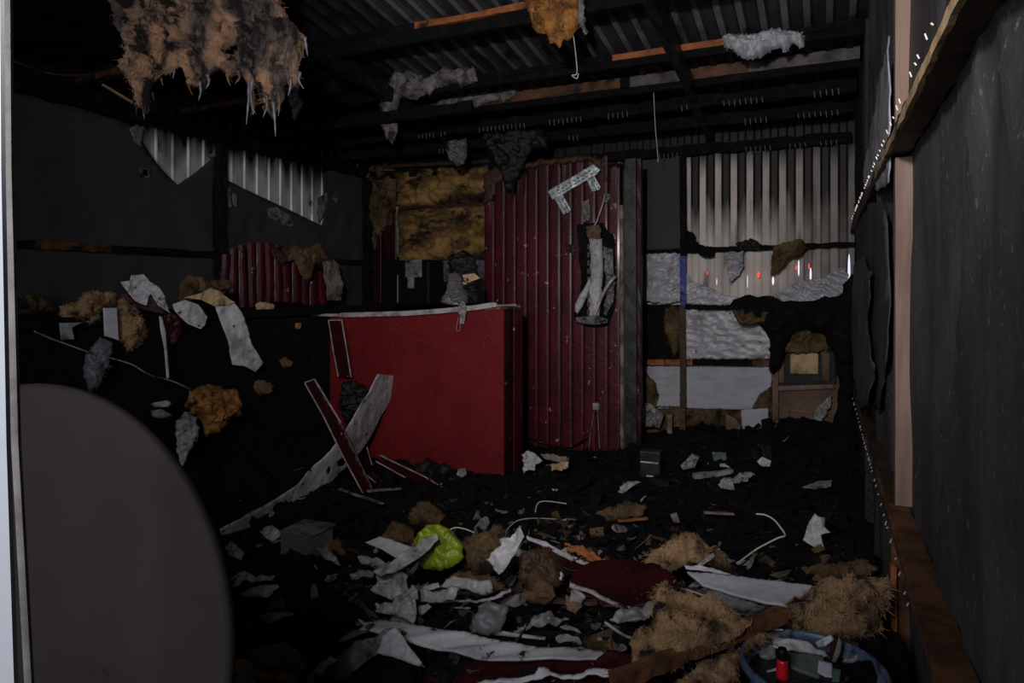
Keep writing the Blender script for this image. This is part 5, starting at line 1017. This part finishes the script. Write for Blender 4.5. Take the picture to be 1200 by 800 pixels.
wool([(520, 682), (545, 672), (580, 676), (588, 690), (560, 700), (528, 694)], 'woolburnt', 'burnt wool heap around the grey torn boards', 30, 0.03, 0.012, 0.05, 100, 30, 0.05, 0.05)
wool([(835, 775), (850, 766), (868, 760), (862, 780), (860, 820), (830, 820)], 'wool', 'tan wool heap touching the bucket side at the picture foot', 40, 0.03, 0.012, 0.05, 120, 31, 0.03, 0.05)
wool([(378, 640), (398, 632), (410, 640), (402, 650), (384, 652)], 'woolburnt', 'dim brown wool heap beside the clear glass box', 40, 0.03, 0.012, 0.04, 60, 32, 0.01, 0.05)
wool([(955, 668), (980, 660), (1018, 655), (1026, 668), (1000, 676), (968, 678)], 'woolburnt', 'dark frayed heap just behind the pillowy tan wool', 35, 0.04, 0.015, 0.06, 120, 33, 0.03, 0.06)
g('grey_scrap', c6((52, 300), (95, 265), (150, 245), (215, 228), (232, 262), (205, 300), (165, 312), (110, 316)), 'greywhite', 'grey crumpled scrap beside the broad tan wool heap', 'scrap', 35, 0.005, lift=0.08, amp=0.05, rid=True)
g('red_scrap', [(700, 770), (712, 762), (738, 766), (740, 790), (715, 792), (690, 786)], 'reddark', 'crimson scrap with white rim under the brown beam end', 'scrap', 18, 0.006, lift=0.07)
cord('thin_cable', c6((30, 296), (70, 325), (110, 350), (150, 362)), ground(25, 0.08), 0.005, M['dirtywhite'], label='short pale cable beside the grey crumpled scrap', cat='cable')
# ---- middle ground
g('dog_eared_scrap', [(941, 632), (945, 620), (950, 610), (955, 602), (959, 607), (967, 607), (966, 618), (973, 624), (962, 627), (964, 636), (967, 645), (953, 640)], 'white', 'white dog-eared scrap upright on black rubble near the timber studs', 'scrap', 60, 0.005, lift=0.02, amp=0.05)
cord('looped_cable', [(886, 602), (896, 603), (906, 608), (914, 617), (920, 627), (912, 630), (898, 637), (884, 645), (864, 660)], ground(35, 0.05), 0.004, M['cable'], label='pale looped cable on the black floor behind the speckled board', cat='cable')
cord('looped_cable', [(627, 602), (630, 590), (640, 587), (664, 590)], ground(35, 0.03), 0.003, M['cable'], label='thin arched cable on black floor before the partition', cat='cable')
cord('looped_cable', [(524, 622), (534, 618), (546, 620), (556, 624)], ground(35, 0.12), 0.003, M['cable'], label='pale arched cable rising behind the green plastic bag', cat='cable')
cord('looped_cable', [(594, 620), (606, 610), (625, 607), (652, 608)], ground(30, 0.03), 0.003, M['dirtywhite'], label='dim cable arching behind the upright ribbed scrap', cat='cable')
def stick(a, c, m, lab, w_=0.02, lift=0.06, nm='charred_stick'):
    b = MB(); b.bar(on_ground(*a, lift), on_ground(*c, lift), w_, w_ * 0.7, n=8, jit=0.35, seed=a[0]); tag(b.make(nm, M[m]), lab, 'stick')
stick((825, 600), (860, 602), 'woodpink', 'pinkish stick on black floor behind the looped cable')
stick((725, 610), (758, 607), 'woodorange', 'orange-brown stick on black floor before the doorway post')
stick((813, 558), (858, 552), 'dirtywhite', 'pale straight stick on the rubble at the far wall foot', 0.045)
stick((620, 702), (700, 706), 'woodburnt', 'dark stick poking from the heap under the crimson sheet', 0.02, 0.10)
stick((430, 575), (470, 572), 'greywhite', 'short grey stick between strip ends at the bar foot', 0.02, 0.05)
stick((300, 640), (338, 630), 'greywhite', 'short grey stick just behind the clear glass box', 0.015, 0.03)
g('crumpled_foil', [(842, 570), (850, 562), (862, 560), (872, 556), (886, 558), (876, 566), (860, 570), (862, 578), (850, 576)], 'dirtywhite', 'crumpled grey foil on rubble near the pale straight stick', 'foil', 50, 0.005, lift=0.03, amp=0.08, rid=True)
g('cardboard_scrap', [(834, 529), (851, 530), (852, 541), (836, 540)], 'green_dark', 'small greenish card leaning at the far wall foot', 'card', 70, 0.006, lift=0.03)
g('paper_scrap', [(797, 545), (812, 532), (820, 535), (814, 548), (800, 550)], 'greywhite', 'grey paper scrap leaning beside the small greenish card', 'paper', 60, 0.005, lift=0.03, amp=0.03)
g('paper_scrap', [(834, 541), (850, 543), (856, 547), (842, 547)], 'white', 'white paper slip lying under the small greenish card', 'paper', 40, 0.005, lift=0.04, cell=0.01)
g('paper_scrap', [(887, 540), (893, 535), (904, 540), (902, 547), (892, 546)], 'white', 'small white paper scrap on black mound by the leaning white board', 'paper', 60, 0.005, lift=0.05, amp=0.03)
g('paper_scrap', [(940, 570), (960, 564), (975, 562), (974, 570), (955, 573)], 'greywhite', 'pale flat paper on black rubble under the hardboard panel', 'paper', 30, 0.005, lift=0.04)
g('paper_scrap', [(785, 602), (793, 600), (797, 612), (790, 613)], 'greywhite', 'tiny grey paper scrap next to the orange-brown stick', 'paper', 50, 0.005, lift=0.04, cell=0.008)
g('paper_scrap', [(726, 569), (736, 564), (752, 565), (740, 570), (730, 578), (724, 576)], 'dirtywhite', 'curled pale paper under the black device', 'paper', 50, 0.005, lift=0.03, cell=0.01, amp=0.05)
g('paper_scrap', [(613, 534), (622, 530), (630, 534), (636, 540), (626, 552), (614, 556), (616, 544)], 'white', 'bright white paper ball, closest to the bar at the partition foot', 'paper', 60, 0.005, lift=0.03, amp=0.08, rid=True)
g('paper_scrap', [(634, 533), (650, 534), (668, 537), (667, 541), (650, 542), (640, 540)], 'cream', 'cream paper strip atop the pile at the partition foot', 'paper', 50, 0.005, lift=0.06, amp=0.05, rid=True)
g('paper_scrap', [(636, 552), (650, 543), (668, 544), (665, 552), (648, 554)], 'woodtan', 'tan folded paper under the cream strip at the partition foot', 'paper', 40, 0.005, lift=0.03, amp=0.05, rid=True)
g('paper_scrap', [(646, 572), (654, 573), (650, 577)], 'white', 'tiny white paper corner on black floor before the partition', 'paper', 50, 0.004, lift=0.02, cell=0.006)
bd = T('black_device', 'small black boxy device with silver line in rubble beside the doorway post', 'device', on_ground(761, 562))
qa = on_ground(761, 562); rounded_box(qa.x - 0.07, qa.x + 0.07, qa.y, qa.y + 0.08, qa.z - 0.01, qa.z + 0.19, 0.01, 'case', M['gloss'], bd); rounded_box(qa.x - 0.06, qa.x + 0.06, qa.y - 0.006, qa.y + 0.004, qa.z + 0.11, qa.z + 0.12, 0.002, 'silver_line', M['steel'], bd)
rounded_box(qa.x - 0.02, qa.x + 0.03, qa.y - 0.006, qa.y + 0.004, qa.z + 0.02, qa.z + 0.03, 0.002, 'badge', M['steel'], bd)
lump([(700, 545), (720, 528), (745, 520), (765, 526), (775, 540), (770, 562), (705, 566)], 5.0, 'char', 'black rubble mound at the foot of the doorway post', 0.10, 0.03, 0.06, 80, 13.1, 0.1)
lump([(858, 545), (868, 530), (885, 522), (905, 521), (922, 530), (935, 545), (940, 560), (860, 560)], 5.35, 'charwet', 'black rubble mound before the pale upright and hardboard', 0.12, 0.03, 0.08, 80, 14.1, 0.1)
lump([(930, 545), (945, 532), (965, 520), (975, 508), (1003, 500), (1010, 560), (940, 565)], 5.2, 'char', 'black rubble mound filling the far corner by the studded wall', 0.12, 0.03, 0.08, 80, 15.1, 0.1)
lump([(815, 548), (828, 540), (850, 542), (866, 548), (862, 562), (818, 562)], 5.45, 'char', 'low black mound under the small greenish card', 0.06, 0.03, 0.05, 40, 16.1, 0.08)
# ---- glass things near the tabletop
gbx = T('glass_box', 'clear square glass box standing on black rubble beside curved plank', 'glass box', on_ground(345, 658))
A0 = on_ground(345, 657); s_ = 0.085; zb0 = A0.z - 0.01; hh_ = 0.135
for nm, p, q in (('pane', (-s_, 0, 0), (s_, 0.004, hh_)), ('pane', (-s_, 2 * s_, 0), (s_, 2 * s_ + 0.004, hh_)), ('pane', (-s_, 0.005, 0), (-s_ + 0.004, 2 * s_ - 0.001, hh_)), ('pane', (s_ - 0.004, 0.005, 0), (s_, 2 * s_ - 0.001, hh_))):
    b = MB(); b.box((A0.x + p[0], A0.y + p[1], zb0 + p[2]), (A0.x + q[0], A0.y + q[1], zb0 + q[2])); b.make(nm, M['glass'], gbx)
b = MB(); b.box((A0.x - s_ - 0.004, A0.y - 0.004, zb0 + hh_ + 0.001), (A0.x + s_ + 0.012, A0.y + 2 * s_ + 0.01, zb0 + hh_ + 0.009)); b.make('lid', M['greywhite'], gbx)
g('glass_shard', [(296, 775), (300, 762), (318, 758), (337, 752), (350, 762), (368, 778), (360, 786), (330, 786), (300, 782)], 'film_dark', 'translucent peaked glass shard behind the ochre timber', 'glass shard', 50, 0.006, lift=0.03, amp=0.05, rid=True)
g('white_flake', [(366, 786), (374, 774), (388, 770), (396, 774), (384, 782), (374, 790)], 'white', 'small white flake touching the peaked glass shard', 'flake', 40, 0.005, lift=0.04, amp=0.04, cell=0.008)
g('ochre_timber', [(262, 776), (290, 776), (320, 780), (352, 786), (369, 792), (368, 806), (330, 800), (290, 794), (262, 790)], 'woodtan', 'ochre split timber lying next to the round tabletop', 'timber', 25, 0.03, lift=0.03, amp=0.02)
bpy.data.objects['ochre_timber'].data.materials[0] = mat('ochre', (0.30, 0.15, 0.035), (0.14, 0.07, 0.02), 9, 0.4, 0.6, rough=0.7, bump=0.4, bscale=40)
g('white_flake', [(270, 795), (285, 788), (300, 796), (296, 808), (275, 808)], 'greywhite', 'grey flake before the ochre split timber', 'flake', 40, 0.005, lift=0.04, amp=0.03, cell=0.008)
g('white_flake', [(262, 640), (272, 634), (284, 645), (280, 655), (268, 652)], 'greywhite', 'grey flake at the low end of the curved white plank', 'flake', 45, 0.005, lift=0.02, amp=0.06, cell=0.01)
g('white_flake', [(300, 622), (318, 616), (330, 622), (318, 632), (304, 634)], 'dirtywhite', 'folded pale flake between curved plank and glass box', 'flake', 45, 0.005, lift=0.03, amp=0.06, cell=0.01)
g('white_flake', [(369, 640), (382, 641), (392, 650), (396, 660), (382, 656), (374, 648)], 'greywhite', 'grey curled flake beside the clear glass box', 'flake', 45, 0.005, lift=0.03, amp=0.06, cell=0.01)
g('peeled_sheet', [(266, 680), (276, 674), (288, 670), (300, 676), (322, 674), (318, 681), (298, 682), (284, 680), (272, 692)], 'dirtywhite', 'wavy peeled white sheet lying past the tabletop edge', 'sheet', 40, 0.005, lift=0.03, amp=0.05, cell=0.01)
g('peeled_sheet', [(280, 694), (300, 688), (326, 685), (328, 689), (314, 698), (290, 700)], 'dirtywhite', 'flat white sheet just before the wavy peeled one', 'sheet', 30, 0.005, lift=0.04, amp=0.03, cell=0.01)
g('brown_scrap', [(312, 708), (330, 700), (340, 704), (330, 712), (318, 713)], 'woodburnt', 'brown curled scrap before the two peeled white sheets', 'scrap', 35, 0.006, lift=0.03, amp=0.05, cell=0.01)

# ---- crumbs nobody could count: char lumps and pale flecks
rnd = random.Random(11)
def crumbs(name, n, m, lab, smin, smax, region, seed, flat=1.0):
    V = []; F = []; r = random.Random(seed)
    for _ in range(n):
        X, Y = region(r); s = r.uniform(smin, smax) * (1.0 if r.random() < 0.85 else 1.8); z = terrain(X, Y) + s * 0.2 * flat
        e = Matrix.Rotation(r.uniform(0, 6.3), 3, 'Z') @ Matrix.Rotation(r.uniform(-0.8, 0.8), 3, 'X') @ Matrix.Rotation(r.uniform(-0.6, 0.6), 3, 'Y')
        k = len(V); ax = r.uniform(0.5, 2.4); ay = r.uniform(0.3, 1.0); az = r.uniform(0.2, 0.7) * flat
        for sx_, sy_, sz_ in ((-1, -1, -1), (1, -1, -1), (1, 1, -1), (-1, 1, -1), (-1, -1, 1), (1, -1, 1), (1, 1, 1), (-1, 1, 1)):
            V.append(Vector((X, Y, z)) + e @ Vector((sx_ * ax * s * r.uniform(0.5, 1.1), sy_ * ay * s * r.uniform(0.5, 1.1), sz_ * az * s * r.uniform(0.4, 1.1))))
        for f in ((0, 3, 2, 1), (4, 5, 6, 7), (0, 1, 5, 4), (1, 2, 6, 5), (2, 3, 7, 6), (3, 0, 4, 7)): F.append(tuple(k + q for q in f))
    o = obj(name, V, F, M[m], None, Vector((0, 0, 0))); return tag(o, lab, 'debris', None, 'stuff')
def reg_all(r):
    while True:
        X = r.uniform(-3.3, XR - 0.12); Y = r.uniform(1.3, 5.8)
        if Y > 5.05 and X < -0.95: continue
        if Y > 4.1 and X < cx1 + 0.1: continue
        return X, Y
def reg_heap(r):
    while True:
        X = r.gauss(-0.75, 0.6); Y = r.gauss(2.5, 0.5)
        if -1.9 < X < XR - 0.15 and 1.5 < Y < 3.8: return X, Y
crumbs('char_crumbs', 3800, 'char', 'black charred crumbs and splinters strewn over the floor', 0.008, 0.035, reg_all, 1)
crumbs('char_crumbs', 900, 'charwet', 'glossy wet black flakes strewn over the floor', 0.008, 0.03, reg_all, 2, 0.5)
crumbs('brown_crumbs', 420, 'woolburnt', 'brown burnt crumbs scattered through the front heap', 0.008, 0.03, reg_heap, 3)
crumbs('pale_flecks', 150, 'dirtywhite', 'pale flecks of plaster and plastic scattered over the floor', 0.003, 0.011, reg_all, 4, 0.4)
crumbs('pale_flecks', 260, 'greywhite', 'grey slivers of torn plastic scattered through the front heap', 0.005, 0.026, reg_heap, 5, 0.25)

def shreds(name, n, m, lab, smin, smax, seed, reg=reg_heap, lift=0.03):
    """bent torn strips of cladding film, six faces each"""
    V = []; F = []; r = random.Random(seed)
    for _ in range(n):
        X, Y = reg(r); L = r.uniform(smin, smax); wd = L * r.uniform(0.12, 0.5); yaw = r.gauss(0.1, 0.9); pit = r.gauss(0.15, 0.35); bend = r.uniform(-1.6, 1.6); k = len(V)
        z = terrain(X, Y) + lift * r.uniform(0.2, 1.6); e = Matrix.Rotation(yaw, 3, 'Z') @ Matrix.Rotation(-pit, 3, 'Y') @ Matrix.Rotation(r.gauss(0.5, 0.5), 3, 'X'); ang = 0.0; p = Vector((-L / 2, 0, 0)); nseg = 5
        for i in range(nseg + 1):
            ww = wd / 2 * r.uniform(0.6, 1.1) * (0.35 if i in (0, nseg) else 1); up_ = Vector((-math.sin(ang), 0, math.cos(ang)))
            for q in (-1, 1):
                c_ = p + Vector((0, q * ww, 0)) + up_ * r.uniform(-0.003, 0.003); V.append(Vector((X, Y, z)) + e @ c_); V.append(Vector((X, Y, z)) + e @ (c_ + up_ * 0.0018))
            p = p + Vector((math.cos(ang), 0, math.sin(ang))) * (L / nseg); ang += bend / nseg
        for i in range(nseg):
            a = k + i * 4; F += [(a, a + 4, a + 6, a + 2), (a + 1, a + 3, a + 7, a + 5), (a, a + 1, a + 5, a + 4), (a + 2, a + 6, a + 7, a + 3)]
        F += [(k, k + 2, k + 3, k + 1), (k + nseg * 4, k + nseg * 4 + 1, k + nseg * 4 + 3, k + nseg * 4 + 2)]
    o = obj(name, V, F, M[m], None, Vector((0, 0, 0))); return tag(o, lab, 'debris', None, 'stuff')
shreds('plastic_shreds', 150, 'greywhite', 'grey torn plastic shreds tangled through the front heap', 0.04, 0.15, 21)
shreds('plastic_shreds', 60, 'dirtywhite', 'paler torn plastic shreds tangled through the front heap', 0.04, 0.12, 22)
shreds('burnt_shreds', 150, 'woodburnt', 'brown burnt shreds tangled through the front heap', 0.04, 0.16, 23)
shreds('burnt_shreds', 260, 'char', 'black burnt shreds strewn over the floor', 0.05, 0.22, 24, reg_all)
shreds('burnt_shreds', 60, 'greywhite', 'scattered grey shreds strewn over the black floor', 0.02, 0.07, 25, reg_all, 0.015)
